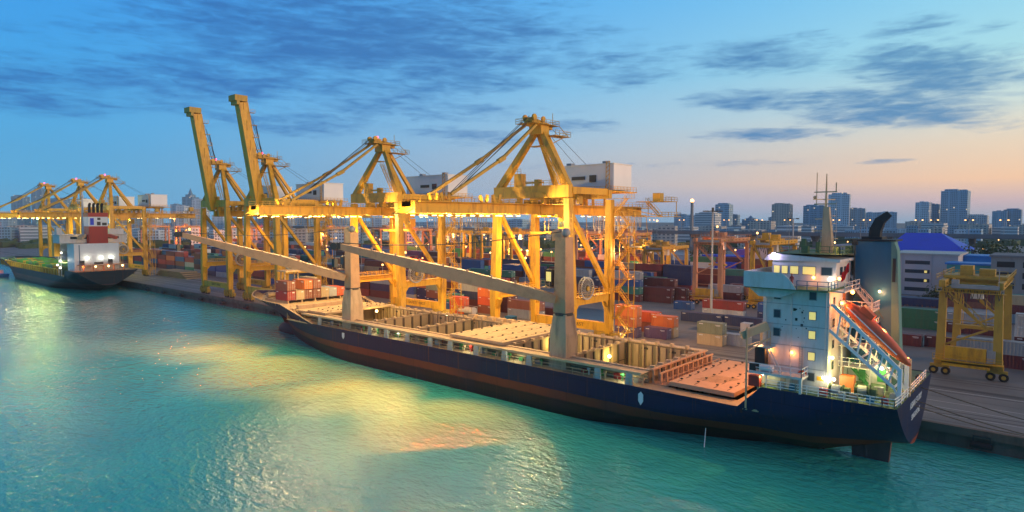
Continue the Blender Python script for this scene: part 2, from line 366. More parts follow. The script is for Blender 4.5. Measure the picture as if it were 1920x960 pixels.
mi = n.new('ShaderNodeMix'); mi.data_type = 'RGBA'; l.new(r_.outputs[0], mi.inputs[0]); mi.inputs[6].default_value = (.042, .44, .36, 1); mi.inputs[7].default_value = (.055, .52, .42, 1)
l.new(mi.outputs[2], p.inputs['Base Color']); p.inputs['Roughness'].default_value = .11; p.inputs['IOR'].default_value = 1.6
M['water'] = wm
sheet('water', -6000, 3000, -1500, 107.2, 0, 'water')
# ground: quay apron and everything inland
gm = mat('ground', (.20, .19, .185), .75, dirt=.75, dirt_col=(.09, .085, .08), scale=.05, streak=False, bump=.1)
sheet('ground', -6000, 3000, 106.5, 6000, QZ, 'ground')
mb = MB(); mb.add([(-6000, 106.5, QZ), (3000, 106.5, QZ), (3000, 106.5, -2), (-6000, 106.5, -2)], [(0, 1, 2, 3)])
mat('quay_face', (.16, .12, .09), .85, dirt=.9, dirt_col=(.035, .028, .02), scale=.35, bump=.4)
tag(mb.build('quay_wall', 'quay_face'), 'weathered concrete quay wall dropping to the water', kind='structure')
mb = MB(); mb.box(-700, 60, 105.7, 106.48, 1.9, QZ + .22)
tag(mb.build('kerb', 'quay_face'), kind='structure')
for k, (y0, y1) in enumerate(((108.35, 108.5), (122.95, 123.1))):
    sheet('rail_track', -900, 80, y0, y1, QZ + .006, 'dark_steel')
for y0, y1 in ((111.8, 112.0), (116, 116.2), (119.8, 120.0), (128.0, 128.25)):
    sheet('painted_line', -900, 80, y0, y1, QZ + .004, 'galv')
mat('asphalt', (.075, .072, .075), .8, dirt=.6, dirt_col=(.13, .12, .11), scale=.12, streak=False)
mat('wet_patch', (.035, .035, .045), .35, dirt=.4, scale=.3, streak=False)
sheet('road', -900, 80, 129.5, 131.2, QZ + .004, 'asphalt')
for (x0, x1, y0, y1) in ((-75, -58, 156, 163), (-66, -40, 147, 154), (-120, -96, 152, 172), (-52, -24, 174, 184), (-96, -80, 152, 160)):
    sheet('yard_patch', x0, x1, y0, y1, QZ + .008, 'wet_patch')
for i, (xa, ya_, xb, yb_) in enumerate(((-60, 125, 20, 128), (-200, 114, -20, 116.5), (-330, 125, -230, 123), (-70, 133, 10, 137), (-90, 149, -40, 152), (-20, 112, 40, 114.6), (-300, 113, -220, 115))):
    for k_ in (0, 1.9):
        mb = MB(); mb.add([(xa, ya_ + k_, QZ + .012), (xb, yb_ + k_, QZ + .012), (xb, yb_ + k_ + .35, QZ + .012), (xa, ya_ + k_ + .35, QZ + .012)], [(0, 1, 2, 3)]); tag(mb.build('tyre_mark', 'asphalt'), kind='structure')
# rubber fenders hung on the quay
f0 = None; K = [-28, -8, 4, -196, -214, -232, -250, -268, -286, -304]
mb = MB(); mb.tube((-1.2, 0, 0), (1.2, 0, 0), .42, 12); fb = MB(); fb.box(-1.0, -.85, .3, .45, 0, 1.2).box(.85, 1.0, .3, .45, 0, 1.2).box(-1, 1, .3, .45, 1.0, 1.2)
f0 = thing('quay_fender', 'black rubber fender on the quay wall astern of the blue ship', 'fender', (K[0], 105.25, 1.1), 'rubber fenders along the quay wall')
mb.build('rubber_roll', 'rubber', f0); fb.build('bracket', 'dark_steel', f0)
index_children()
for i, x in enumerate(K[1:]):
    dup(f0, (x, 105.25, 1.1), 'black rubber fender on the quay wall at the right picture edge' if x > -10 else 'small black rubber fender on the quay wall between the two ships')

# ================================================================== SHIP TO SHORE CRANES
def T_(s, size, m, parent, loc, rot, name='lettering', ext=.02):
    fc = bpy.data.curves.new(name, 'FONT'); fc.body = s; fc.size = size; fc.extrude = ext; fc.align_x = 'CENTER'; fc.align_y = 'CENTER'; fc.space_character = 1.1
    o = bpy.data.objects.new(name, fc); COL.objects.link(o); bpy.context.view_layer.update(); me = bpy.data.meshes.new_from_object(o); bpy.data.objects.remove(o); o = bpy.data.objects.new(name, me); COL.objects.link(o)
    me.materials.clear(); me.materials.append(M[m]); o.parent = parent; o.location = loc; o.rotation_euler = rot; return o
YC = 'yellow'; GY = 14.6; HX = 10.8
def sts(name_label, X, up=False, lights=1.0):
    r = thing('quay_crane', name_label, 'container crane', (X, 108.5, QZ), 'yellow container cranes along the quay')
    def pt(n_, mb, m=YC, par=None, **k): return mb.build(n_, m, par or r, **k)
    for sx in (-1, 1):
        for y, top in ((0, 9.9), (GY, HX)):
            mb = MB(); mb.bar((sx * HX, y, 3), (sx * HX, y, 10.8), 1.25, 1.6, 1.7, 1.9, up=(0, 1, 0)).bar((sx * HX, y, 10.8), (sx * top, y, 33.2), 1.7, 1.9, 1.35, 1.6, up=(0, 1, 0))
            mb.bar((sx * (HX - 1.3), y, 10.6), (sx * (HX - .2), y, 8.2), 1.1, 1.1)
            leg = pt('leg', mb)
            if y == GY or sx == 1:
                lm = MB()
                for zz in range(4, 30): lm.bar((sx * (HX + .3), y - .95, zz), (sx * (HX + .9), y - .95, zz), .05)
                lm.bar((sx * (HX + .3), y - .95, 4), (sx * (HX + .3), y - .95, 30), .06).bar((sx * (HX + .9), y - .95, 4), (sx * (HX + .9), y - .95, 30), .06)
                lm.build('ladder', YC, leg)
    for y in (0, GY):
        mb = MB(); mb.box(-HX - .6, HX + .6, y - .55, y + .55, 3.3, 5.3)
        s = pt('sill_beam', mb)
        T_('SAFETY FIRST', 1.15, 'lettering_dark', s, (.5, y - .565, 4.3), (R(90), 0, 0))
        for sx in (-1, 1):
            mb = MB(); xc = sx * (HX - .6)
            mb.box(xc - 3.2, xc + 3.2, y - .4, y + .4, 2.3, 3.2)
            for k in (-1, 1):
                mb.box(xc + k * 2 - 1.5, xc + k * 2 + 1.5, y - .5, y + .5, 1.2, 2.1).box(xc + k * 2 - .25, xc + k * 2 + .25, y - .35, y + .35, 2.0, 2.5)
                for q in (-1, 1): mb.box(xc + k * 2 + q * .8 - .3, xc + k * 2 + q * .8 + .3, y - .6, y + .6, .5, 1.3)
            mb.box(xc + sx * 3.6 - .5, xc + sx * 3.6 + .5, y - .4, y + .4, .9, 1.9)
            for k in range(5): mb.box(xc - 3 + k * 1.5, xc - 2.6 + k * 1.5, y - .75, y - .45, 1.0, 2.8)
            bo = pt('bogie', mb, 'yellow_old')
            w = MB()
            for k in (-2.8, -1.2, 1.2, 2.8): w.tube((xc + k, y - .28, .45), (xc + k, y + .28, .45), .45, 12)
            w.build('wheel', 'dark_steel', bo)
    for sx in (-1, 1):
        x = sx * HX
        mb = MB(); mb.box(x - .55, x + .55, .8, GY - .8, 10.6, 12.2)
        mb.prism([(.9, 10.7), (2.3, 10.65), (.9, 9.0)], 'x', x - .4, x + .4).prism([(GY - .9, 10.7), (GY - 2.3, 10.65), (GY - .9, 9.0)], 'x', x - .4, x + .4)
        pb = pt('portal_beam', mb)
        rm = MB(); rm.box(x - 1.2, x + 1.2, .9, GY - .9, 12.22, 12.3); rm.rail([(x + 1.15, .9, 12.3), (x + 1.15, GY - .9, 12.3)]).rail([(x - 1.15, .9, 12.3), (x - 1.15, GY - .9, 12.3)]); rm.build('walkway', YC, pb)
        mb = MB(); mb.bar((sx * 9.9, .4, 30.6), (x, GY - .6, 13.0), .9, .9); pt('side_brace', mb)
        mb = MB(); mb.box(x * .94 - .5, x * .94 + .5, .7, GY - .6, 34.2, 35.6); pt('upper_side_beam', mb)
    # top portal beams carrying the girder
    mb = MB(); mb.box(-10.5, 10.5, -.75, .75, 33.4, 36.0); mb.prism([(-5.5, 33.4), (5.5, 33.4), (3.5, 34.6), (-3.5, 34.6)], 'y', -1.0, -.78); pt('top_crossbeam', mb)
    mb = MB(); mb.box(-10.9, 10.9, GY - .65, GY + .65, 33.4, 35.4); pt('top_crossbeam', mb)
    for y in (0, GY):
        mb = MB()
        for x in (-3.4, 3.4): mb.box(x - .5, x + .5, y - .5, y + .5, 32.1, 33.4)
        pt('girder_hanger', mb)
    # main girder (twin box) over the yard side
    mb = MB()
    for x in (-1.75, 1.75): mb.box(x - .55, x + .55, .4, 43.5, 29.9, 32.1)
    for y in (8, 22, 30, 37, 43): mb.box(-1.3, 1.3, y - .3, y + .3, 31.0, 32.0)
    g = pt('girder', mb)
    rm = MB(); rm.box(3.7, 4.6, .5, 44, 31.95, 32.02).rail([(4.55, .5, 32), (4.55, 44, 32)], step=1.8).rail([(-4.5, .5, 32), (-4.5, 44, 32)], step=1.8)
    rm.box(-4.6, 4.6, 41, 45.5, 31.6, 31.75).rail([(-4.5, 45.4, 31.75), (4.5, 45.4, 31.75)]); rm.build('walkway', YC, g)
    # boom
    if not up:
        mb = MB()
        for x in (-1.75, 1.75): mb.box(x - .55, x + .55, -35, .2, 29.9, 32.1)
        for y in (-34.7, -26, -18, -10, -3): mb.box(-1.3, 1.3, y - .3, y + .3, 31.0, 32.0)
        mb.box(-1.19, 1.19, -35.0, -34.5, 29.95, 32.05).bar((1.7, -35, 30.6), (1.7, -36.3, 30.0), .12).bar((-1.7, -35, 30.6), (-1.7, -36.3, 30.0), .12).box(-2, 2, -36.6, -36.1, 29.75, 29.95)  # outer bars and plate carry the added tip lamp
        b = pt('boom', mb)
        rm = MB(); rm.rail([(3.2, -34.5, 32), (3.2, 0, 32)], step=1.8).rail([(-3.2, -34.5, 32), (-3.2, 0, 32)], step=1.8); rm.box(2.3, 3.25, -34.5, .2, 31.9, 31.98)
        rm.build('walkway', YC, b)
        for y in (-27, -13):
            for x in (-1.75, 1.75):
                q = MB()
                for d in (-.8, .5): q.bar((x, y + d, 32.1), (x, y + d * 1.7, 34.0 - abs(d) * .4), .28, .7)
                q.box(x - .2, x + .2, y - 1, y + .8, 32.1, 32.3).build('stay_lug', YC, b)
    else:
        base = Vector((0, -.6, 32.6)); tip = Vector((0, -6.1, 67.3)); d = (tip - base).normalized(); nrm = Vector((0, -d.z, d.y))
        mb = MB()
        mb.bar(base, tip, 3.0, 3.2, up=(0, 1, 0))
        mb2 = MB().bar(base, tip, 7.3, 1.5, up=(0, 1, 0))
        for k in range(6):
            c_ = base.lerp(tip, .03 + k * .19); mb.bar(c_ - Vector((1.7, 0, 0)), c_ + Vector((1.7, 0, 0)), .25, 3.3)
        b = pt('boom', mb2 if False else mb)
        q = MB(); c_ = tip + d * .9
        q.box(-2.3, 2.3, c_.y - 3.0, c_.y + 1.2, c_.z - .7, c_.z + 1.2).box(-2.0, 2.2, c_.y - 2.4, c_.y - 1.4, c_.z - 1.9, c_.z - .7); q.build('boom_head', 'yellow_old', b)
        for k in range(8):
            q = MB(); c_ = base.lerp(tip, .1 + k * .115); q.box(1.4, 2.6, c_.y + 1.4, c_.y + 2.9, c_.z, c_.z + .12)
            if k % 2: q.rail([(2.5, c_.y + 1.4, c_.z + .1), (2.5, c_.y + 2.9, c_.z + .1)])
            q.build('rest_platform', YC, b)
    # A-frame
    A = Vector((0, 2.6, 48.2))
    for sx in (-1, 1):
        mb = MB(); mb.bar((sx * 9.6, .3, 35.6), A + Vector((sx * .8, 0, 0)), 1.5, 1.5, 1.1, 1.1, up=(0, 1, 0)); lg = pt('a_frame_leg', mb)
        if sx == 1:
            q = MB(); q.stairs((9.2, -1.3, 36.2), (3.6, -.6, 43.6), n=14); q.build('stair', YC, lg)
        mb = MB(); mb.bar(A + Vector((sx * .9, .8, 0)), (sx * 2.2, GY - 1.2, 33.6), .9, .9); pt('backstay', mb)
    mb = MB(); mb.box(-1.7, 1.7, 1.2, 4.0, 47.4, 49.6).bar((0, -1.2, 50.2), (0, 6.0, 49.2), 2.2, 1.1)
    for x in (-1.3, 1.3): mb.tube((x, -.9, 50.7), (x + .4, -.9, 50.7), .7, 10).tube((x, 2.2, 50.6), (x + .4, 2.2, 50.6), .6, 10)
    hd = pt('apex_head', mb)
    rm = MB(); rm.box(-2.6, 2.6, -2.4, 6.6, 49.35, 49.45).rail([(2.5, -2.4, 49.4), (2.5, 6.6, 49.4), (-2.5, 6.6, 49.4), (-2.5, -2.4, 49.4), (2.5, -2.4, 49.4)])
    rm.box(1.2, 4.2, 3.0, 8.6, 47.0, 47.1).rail([(4.2, 3, 47.1), (4.2, 8.6, 47.1), (1.2, 8.6, 47.1)]).bar((2.5, 6.6, 49.4), (3.8, 8.5, 47), .12).bar((0, 4, 44.5), (2.6, 8, 47), .18)
    rm.box(-1, 2.4, .2, 2.2, 44.6, 44.7).bar((1.6, 5.4, 49.4), (1.6, 5.4, 52.2), .1).bar((-1, 4.6, 49.4), (-1, 4.6, 51.4), .1)
    rm.build('apex_platform', 'yellow_old', hd)
    q = MB(); q.sphere((0, .8, 51.3), .32); q.build('warning_light', 'lamp_red', hd)
    # stays and ropes
    if not up:
        for x in (-1.6, 1.6):
            mb = MB(); mb.bar((x, -.4, 49.2), (x * 1.9, -13, 40.8), .5, .55).bar((x * 1.9, -13, 40.8), (x * 1.9, -27.0, 33.4), .5, .55).bar((x * 1.9, -12.2, 41.2), (x * 1.9, -14.2, 40.2), .7, .85); pt('forestay', mb, 'yellow_old')
        mb = MB()
        for x, z in ((-.8, 50.9), (0, 51.1), (.8, 50.9), (.4, 50.2)): mb.tube((x, -.8, z), (x * 2, -24 - x, 33.6), .07, 5)
        pt('hoist_rope', mb, 'dark_steel')
    else:
        mb = MB()
        for x in (-1.2, -.4, .5, 1.3): mb.tube((x, .4, 50.8), (x * 2, -3.6, 64.5 - abs(x) * 2), .07, 5)
        for x in (-1, 1): mb.bar((x, .4, 49.5), (x * 2, -2.2, 60), .22, .22)
        pt('hoist_rope', mb, 'dark_steel')
    mb = MB()
    for x in (-.8, .8): mb.tube((x, 3, 50.6), (x * 2, 20, 41), .05, 5)
    pt('hoist_rope', mb, 'dark_steel')
    # machinery house, cross-wise over the girder
    mb = MB(); mb.box(-9.2, 9.2, 18.6, 26.5, 35.6, 41.6); mb.box(-9.4, 9.4, 18.4, 26.7, 41.6, 41.8)
    h = pt('machinery_house', mb, 'white_clean')
    q = MB(); q.box(-2.5, 1.2, 18.35, 18.58, 38.2, 39.0).box(2.6, 4.4, 18.35, 18.58, 37.6, 39.2); q.build('door', 'dark_steel', h)
    MB().box(5.2, 6.6, 20.0, 21.2, 41.8, 42.5).build('roof_vent', 'grey_steel', h); MB().box(-6, -4.6, 21, 22.4, 41.8, 42.6).build('roof_vent', 'grey_steel', h)
    q = MB(); q.box(-9.8, 9.8, 16.6, 28.2, 35.1, 35.35)
    q.rail([(-9.7, 16.7, 35.35), (9.7, 16.7, 35.35), (9.7, 28, 35.35)], step=1.5)
    for xx in (7.4, 8.3):
        q.bar((xx, 18.2, 35.3), (xx, 18.2, 42.2), .12)
    for k in range(7): q.bar((7.4, 18.2, 35.6 + k), (8.3, 18.2, 36.3 + k), .1)
    q.build('house_platform', YC, h)
    mb = MB()
    for x in (-1.75, 1.75):
        for y in (18.5, 26.5): mb.bar((x, y, 32.1), (x, y, 35.1), .5)
    mb.box(-3.5, 3.5, 18, 27, 34.7, 35.1); pt('house_support', mb)
    # small equipment on the top beam
    mb = MB(); mb.box(-4.6, -2.6, -.5, 1.2, 36.0, 38.8).rail([(-8.5, -.7, 36), (8.5, -.7, 36)], step=1.5).rail([(-4.6, -.5, 38.8), (-2.6, -.5, 38.8)], step=1).box(-1.5, 3.0, -.4, .6, 36.6, 36.9).box(1, 2.2, -.3, .9, 36, 37.4)
    pt('rope_sheave_house', mb)
    mb = MB()
    for k in range(12): mb.box(-8 + k * 1.4, -7.4 + k * 1.4, 4 + (k % 3) * 1.2, 5.6 + (k % 3) * 1.2, 32.2, 32.9 + (k % 4) * .35)
    mb.rail([(-9.8, 2, 32.1), (9.8, 2, 32.1)], step=1.4).box(-10, 10, 1.2, 3.4, 31.9, 32.05); pt('maintenance_deck', mb, 'yellow_old')
    # rear platforms with winches and hooks
    mb = MB(); mb.box(5, 13.5, 36, 42, 33.2, 33.35).box(5, 13.5, 34, 44, 29.4, 29.55).box(9.2, 11.2, 37, 39, 33.35, 35.4)
    mb.rail([(13.4, 36, 33.35), (13.4, 42, 33.35), (5, 42, 33.35)]).rail([(13.4, 34, 29.55), (13.4, 44, 29.55), (5, 44, 29.55)]).stairs((12.4, 35, 29.5), (7, 38, 33.3))
    for x in (5.2, 13.2): mb.bar((x, 35, 29.5), (3.4, 34, 31.5), .2).bar((x, 42, 29.5), (x, 42, 33.2), .15)
    pt('rear_platform', mb, 'yellow_old')
    # stair tower on the landside leg
    mb = MB(); x0 = HX + 1.2; x1 = HX + 4.6; zs = 0.4; k = 0
    while zs < 30.5:
        z2 = zs + 3.0
        if k % 2 == 0: mb.stairs((x0, GY + 1.0, zs), (x1 - .8, GY + 1.0, z2), n=7)
        else: mb.stairs((x1 - .8, GY + 2.2, zs), (x0, GY + 2.2, z2), n=7)
        xe = x1 if k % 2 == 0 else x0 - .3
        mb.box(min(xe, xe - .9), max(xe, xe - .9), GY + .5, GY + 2.8, z2 - .05, z2).rail([(xe, GY + .5, z2), (xe, GY + 2.8, z2)], step=1.2)
        mb.bar((HX + .5, GY + .3, z2), (x1, GY + .4, z2), .12)
        zs = z2; k += 1
    for x in (x0 - .4, x1 + .1):
        for y in (GY + .4, GY + 2.9): mb.bar((x, y, .2), (x, y, 31), .12)
    pt('stair_tower', mb)
    # cable reel on the near portal beam
    mb = MB(); cx, cy, cz = HX + .2, 4.2, 14.1
    for x in (cx + .3, cx + 1.0):
        for i in range(24):
            a = 2 * math.pi * i / 24; b_ = 2 * math.pi * (i + 1) / 24
            mb.bar((x, cy + 2.3 * math.cos(a), cz + 2.3 * math.sin(a)), (x, cy + 2.3 * math.cos(b_), cz + 2.3 * math.sin(b_)), .16, .3)
            mb.bar((x, cy + .7 * math.cos(a), cz + .7 * math.sin(a)), (x, cy + 2.3 * math.cos(a), cz + 2.3 * math.sin(a)), .07)
    rl_ = pt('cable_reel', mb, 'galv')
    q = MB(); q.tube((cx + .35, cy, cz), (cx + .95, cy, cz), 1.75, 24); q.build('cable_coil', 'dark_steel', rl_)
    q = MB(); q.tube((cx - .6, cy, cz), (cx + 1.3, cy, cz), .5, 12).box(cx - .8, cx + .3, cy + 2.0, cy + 3.6, cz - 1.6, cz - .1); q.build('reel_drive', 'yellow_old', rl_)
    # trolley, cab, festoon and head block
    ty = 13.0 if not up else 22.0
    if not up and lights >= 1: ty = 8.0
    mb = MB(); mb.box(-2.6, 2.6, ty - 2.6, ty + 2.6, 29.3, 29.8).box(-3.4, -2.6, ty - 3, ty + 3, 29.2, 29.9).box(2.6, 3.4, ty - 3, ty + 3, 29.2, 29.9).box(3.0, 3.9, ty - 2, ty + 1, 28.3, 29.3)
    tr = pt('trolley', mb)
    q = MB(); q.box(-1.2, 1.2, ty + 3.2, ty + 5.2, 26.6, 29.0); q.build('operator_cab', 'yellow_old', tr)
    q = MB(); q.box(-1.0, 1.0, ty + 3.1, ty + 3.19, 27.0, 28.5); q.build('cab_window', 'glass', tr)
    q = MB(); q.box(-6.1, 6.1, ty - .9, ty + .9, 25.4, 25.9)
    for x in (-2, 2):
        for y in (-.7, .7): q.tube((x, ty + y, 25.9), (x, ty + y, 29.3), .05, 4)
    q.build('spreader', 'yellow_old', tr)
    mb = MB()
    for k in range(11):
        y = 18 + k * 2.1; pts = [(4.4, y + 1.0 * math.sin(u * math.pi / 8 * 1), 0) for u in range(0)]
        dpt = 3.6 + .7 * math.sin(k * 1.7)
        pts = [(4.5, y + .55 * math.cos(math.pi * u / 8), 29.7 - dpt * math.sin(math.pi * u / 8) ** .6) for u in range(9)]
        mb.path(pts, .13, 5)
    pt('festoon_cable', mb, 'galv')
    mb = MB(); mb.box(4.2, 4.7, 16, 42, 29.6, 29.9).box(4.3, 5.3, 15, 43, 24.0, 24.1).rail([(5.2, 15, 24.1), (5.2, 43, 24.1)], step=1.8)
    for y in (15, 22, 29, 36, 43): mb.bar((4.6, y, 24), (4.0, y, 30), .12)
    pt('service_gangway', mb, 'yellow_old')
    # floodlights
    fl = []
    ys = ([-33, -30, -26, -24, -20, -17.5, -13, -9, -6.5] if not up else []) + [4, 9, 17, 24, 31]
    for i, y in enumerate(ys):
        x = 1.75
        q = MB(); q.tube((x, y, 29.85), (x, y, 29.55), .22, 8, .42); q.tube((-x, y + .9, 29.85), (-x, y + .9, 29.55), .22, 8, .42)
        f_ = pt('floodlight', q, 'yellow_old')
        if lights > .1:
            q = MB(); q.tube((x, y, 29.54), (x, y, 29.45), .38, 8); q.tube((-x, y + .9, 29.54), (-x, y + .9, 29.45), .38, 8); q.build('lens', 'lamp_sodium', f_)
    return r
LY = (1, .62, .14); WCOL = (1, .045, .0)
cr = sts('yellow quay crane with its boom lowered over the blue ship, nearest of all', -89.0, False, 1.0)
cu = sts('yellow quay crane with raised boom, the taller looking right one of two', -208.0, True, .5)
index_children()
c2 = dup(cr, (-144.5, 108.5, QZ), 'yellow quay crane with lowered boom, second from the right above the bow hatches')
c3 = dup(cr, (-367.0, 108.5, QZ), 'distant quay crane with lowered boom just right of the red funnel ship')
c4 = dup(cr, (-414.0, 108.5, QZ), 'distant quay crane with lowered boom behind the red funnel of the left ship')
c6 = dup(cr, (-478.0, 108.5, QZ), 'farthest quay crane, its rear half showing at the left picture edge')
c5 = dup(cu, (-243.0, 108.5, QZ), 'yellow quay crane with raised boom, left of the two raised booms')
# their light, plus added tip lamps and water spots (world coordinates)
def crane_lights(X, k=1.0, boom=True, col=LY):
    z = QZ + 29.2
    if boom:
        for y in (-36.4, -27, -19, -12, -5): lamp((X + 1.75, 108.5 + y, z), 9500 * k, (1, .68, .26), .2)  # outermost lamp is added beyond the tip to warm the boom end
        for ax, ay in ((-.8, -.3), (-.2, -.27), (.5, -.3)): lamp((X, 108.5 - 33.2, z - 1.2), 680000 * k, WCOL, .2, spot=50, aim=(ax, ay, -1), blend=.9)  # separate reddish spots added to turn the water by the hull golden
    for y in (4.5, 11): lamp((X, 108.5 + y, z), 13000 * k, col, .2, spot=160, blend=.4)
    lamp((X, 108.5 + 27, z), 14000 * k, SOD, .2, spot=160)
crane_lights(-89, 1.0); crane_lights(-144.5, 1.0); crane_lights(-208, .3, False); crane_lights(-243, .12, False)
crane_lights(-367, .15, True, (1, .75, .12)); crane_lights(-414, .35, True, (1, .75, .12))

# ================================================================== BLUE SHIP
SY = 94.0
def xs_(z): return -167 - 17 * max(0, (z - 4.5) / 5.9) ** 1.3 if z >= 4.5 else -165 - 2 * max(z, 0) / 4.5
ZK = [(-62, -8), (-50, -5), (-42, -3), (-30.7, -.5), (-24.6, 0), (-16.5, 2.8), (-14, 3.2)]
def interp(x, T):
    if x <= T[0][0]: return T[0][1]
    for (a, b), (c_, d) in zip(T, T[1:]):
        if x <= c_: return b + (d - b) * (x - a) / (c_ - a)
    return T[-1][1]
TOP = [(-149, 10.4), (-134, 7.0), (-32.2, 7.0), (-29.2, 10.1), (-14, 10.1)]
def half(x, z):
    zz = max(min(z, 10.4), 0); u = zz / 10.4
    ln = 46 - 9 * u; nn_ = 1.5 + .9 * u
    t = (x - xs_(z)) / ln
    bf = 0 if t <= 0 else (1 if t >= 1 else 1 - (1 - t) ** nn_)
    ba = 1
    if x > -62:
        q = (z - interp(x, ZK)) / 7.0; ba = 0 if q <= 0 else min(1, q ** .6)
    return 12 * min(bf, ba)
def loft(fx=lambda x: x, fz=lambda z: z, bulb=True):
    mb = MB(); st = [-184, -183.5, -182.5, -181, -179, -176.5, -174, -171, -168, -166, -164.5, -162, -159, -156, -153, -149, -145, -141, -137, -134, -130, -125, -120, -110, -95, -75, -62, -56, -50, -46, -42, -38, -35, -32.2, -30.7, -29.2, -27, -24.6, -22, -19, -16.5, -15.2, -14.3, -14.0]
    NV = 16; vs = []; fs = []
    for x in st:
        top = interp(x, TOP)
        if x < -167: s_ = ((-167 - x) / 17) ** (1 / 1.3); zb = 4.5 + 5.9 * s_
        else: zb = -3 if x < -62 else max(-3, interp(x, ZK))
        for sg in (-1, 1):
            for j in range(NV + 1):
                z = zb + (top - zb) * (j / NV) ** 1.15; vs.append((fx(x), SY + sg * half(x, z), fz(z)))
    K_ = 2 * (NV + 1)
    for i in range(len(st) - 1):
        for sg in (0, 1):
            for j in range(NV):
                a = i * K_ + sg * (NV + 1) + j; b = a + K_
                fs.append((a, b, b + 1, a + 1) if sg == 0 else (a, a + 1, b + 1, b))
    e = (len(st) - 1) * K_   # transom
    for j in range(NV): fs.append((e + j, e + NV + 1 + j, e + NV + 2 + j, e + j + 1))
    mb.add(vs, fs)
    return mb
root = thing('cargo_ship', 'long dark blue container feeder ship with open holds moored at the quay', 'ship', (-95, SY, 0))
OFF = Vector((95, -SY, 0))
def pt(name, mb, m, par=None, smooth=False, label=None):
    o = mb.build(name, m, par or root, smooth)
    if par is None: o.location = OFF
    if label: o['label'] = label
    return o
hb = loft(); hull = pt('hull', hb, 'hull_blue', smooth=True)
md = hull.modifiers.new('edge', 'EDGE_SPLIT'); md.split_angle = R(40)
mb = MB(); mb.sphere((-162.5, SY, 0), 1, 20, 14); mb.v = [(-162.5 + (x + 162.5) * 8.2, SY + (y - SY) * 2.3, .3 + z * 3.0) for x, y, z in mb.v]
pt('bulb', mb, 'hull_blue', hull, smooth=True)
mb = MB(); mb.prism([(-60, -3), (-24.9, -3), (-24.4, .2), (-25.3, 1.2), (-25.6, 2.4), (-40, 2.4), (-60, 0)], 'y', SY - .75, SY + .75)
pt('skeg', mb, 'hull_blue', hull)
mat('rudder_red', (.10, .045, .04), .6, dirt=.8, dirt_col=(.03, .025, .02), scale=.7)
mb = MB(); mb.prism([(-20.9, -2.5), (-16.9, -2.5), (-16.5, 3.0), (-21.2, 2.8)], 'y', SY - .45, SY + .45); mb.tube((-19.4, SY, -2), (-19.4, SY, 3), .52, 10)
pt('rudder', mb, 'rudder_red')
# gunwale line
mb = MB(); pts = [(x, SY - half(x, interp(x, TOP)) - .03, interp(x, TOP)) for x in (-184, -183.5, -182.5, -181, -179, -176, -172, -168, -164, -159, -154, -149, -145, -141, -137, -134)]
for a, b in zip(pts, pts[1:]): mb.bar(a, b, .28, .16)
pts = [(x, 2 * SY - y, z) for x, y, z in pts]
for a, b in zip(pts, pts[1:]): mb.bar(a, b, .28, .16)
pt('bulwark_rail', mb, 'cream')
mb = MB()
for x in [-182 + k * 1.9 for k in range(18)]:
    for sg in (-1, 1):
        h_ = half(x, 9.4) - .1; y = SY + sg * h_; yi = SY + sg * (h_ - .8)
        mb.add([(x, y, 9.3), (x, yi, 9.3), (x, SY + sg * half(x, 10.3), 10.3), (x + .12, y, 9.3), (x + .12, yi, 9.3), (x + .12, SY + sg * half(x, 10.3), 10.3)], [(0, 1, 2), (5, 4, 3), (0, 3, 4, 1), (1, 4, 5, 2)])
pt('bulwark_stay', mb, 'cream')
def deck_strip(x0, x1, z, n=12, inset=.06):
    mb = MB(); vs = []
    for i in range(n + 1):
        x = x0 + (x1 - x0) * i / n; h_ = max(half(x, z) - inset, .01); vs += [(x, SY - h_, z), (x, SY + h_, z)]
    return mb.add(vs, [(2 * i, 2 * i + 2, 2 * i + 3, 2 * i + 1) for i in range(n)])
pt('forecastle_deck', deck_strip(-182.5, -146, 9.3, 18), 'deck_buff')
mb = MB(); mb.add([(-146, 82.3, 6.9), (-146, 105.7, 6.9), (-146, 105.7, 9.3), (-146, 82.3, 9.3)], [(0, 1, 2, 3)]); mb.box(-146.3, -145.2, 85, 104, 8.9, 10.0)
pt('forecastle_bulkhead', mb, 'cream')
mb = MB(); mb.box(-146, -29.5, 82.15, 85, 6.7, 6.95).box(-146, -29.5, 103.6, 105.85, 6.7, 6.95).box(-146, -140, 85, 103.6, 6.7, 6.94).box(-33.4, -29.4, 85, 103.6, 6.7, 6.94)
pt('main_deck', mb, 'deck_buff')
ad = deck_strip(-29.6, -14.05, 10.0, 10); pt('aft_deck', ad, 'deck_green')
mb = MB(); mb.box(-29.8, -29.3, 82.3, 105.7, 6.9, 10.0); pt('break_bulkhead', mb, 'cream')
mb = MB(); mb.box(-139, -47, 85.0, 85.4, 1.5, 8.75).box(-139, -47, 103.3, 103.7, 1.5, 8.75).box(-139.4, -139, 85, 103.7, 1.5, 8.75).box(-139, -47.2, 85.4, 103.3, 1.2, 1.5)
co = pt('hatch_coaming', mb, 'hold')
mb = MB(); mb.box(-139.4, -46.8, 82.62, 85.0, 8.76, 8.86).box(-139.4, -46.8, 82.4, 82.62, 8.62, 9.0).box(-139.4, -46.8, 103.7, 105.6, 8.76, 8.86)
mb.box(-139.4, -46.8, 84.9, 85.5, 8.87, 9.05).box(-139.4, -46.8, 103.2, 103.8, 8.87, 9.05); mb.build('coaming_flange', 'cream', co)
mb = MB()
x = -138
while x < -47:
    mb.box(x, x + .35, 103.0, 103.28, 1.6, 8.7); mb.box(x + .9, x + 1.9, 103.1, 103.28, 1.6, 8.6); x += 2.75
mb.build('cell_guide', 'tan', co)
mb = MB(); x = -136
while x < -47: mb.box(x + .6, x + 1.9, 103.05, 103.29, 7.9, 8.25); x += 5.5
mb.build('coaming_slot', 'hold_dark', co)
mb = MB(); x = -137
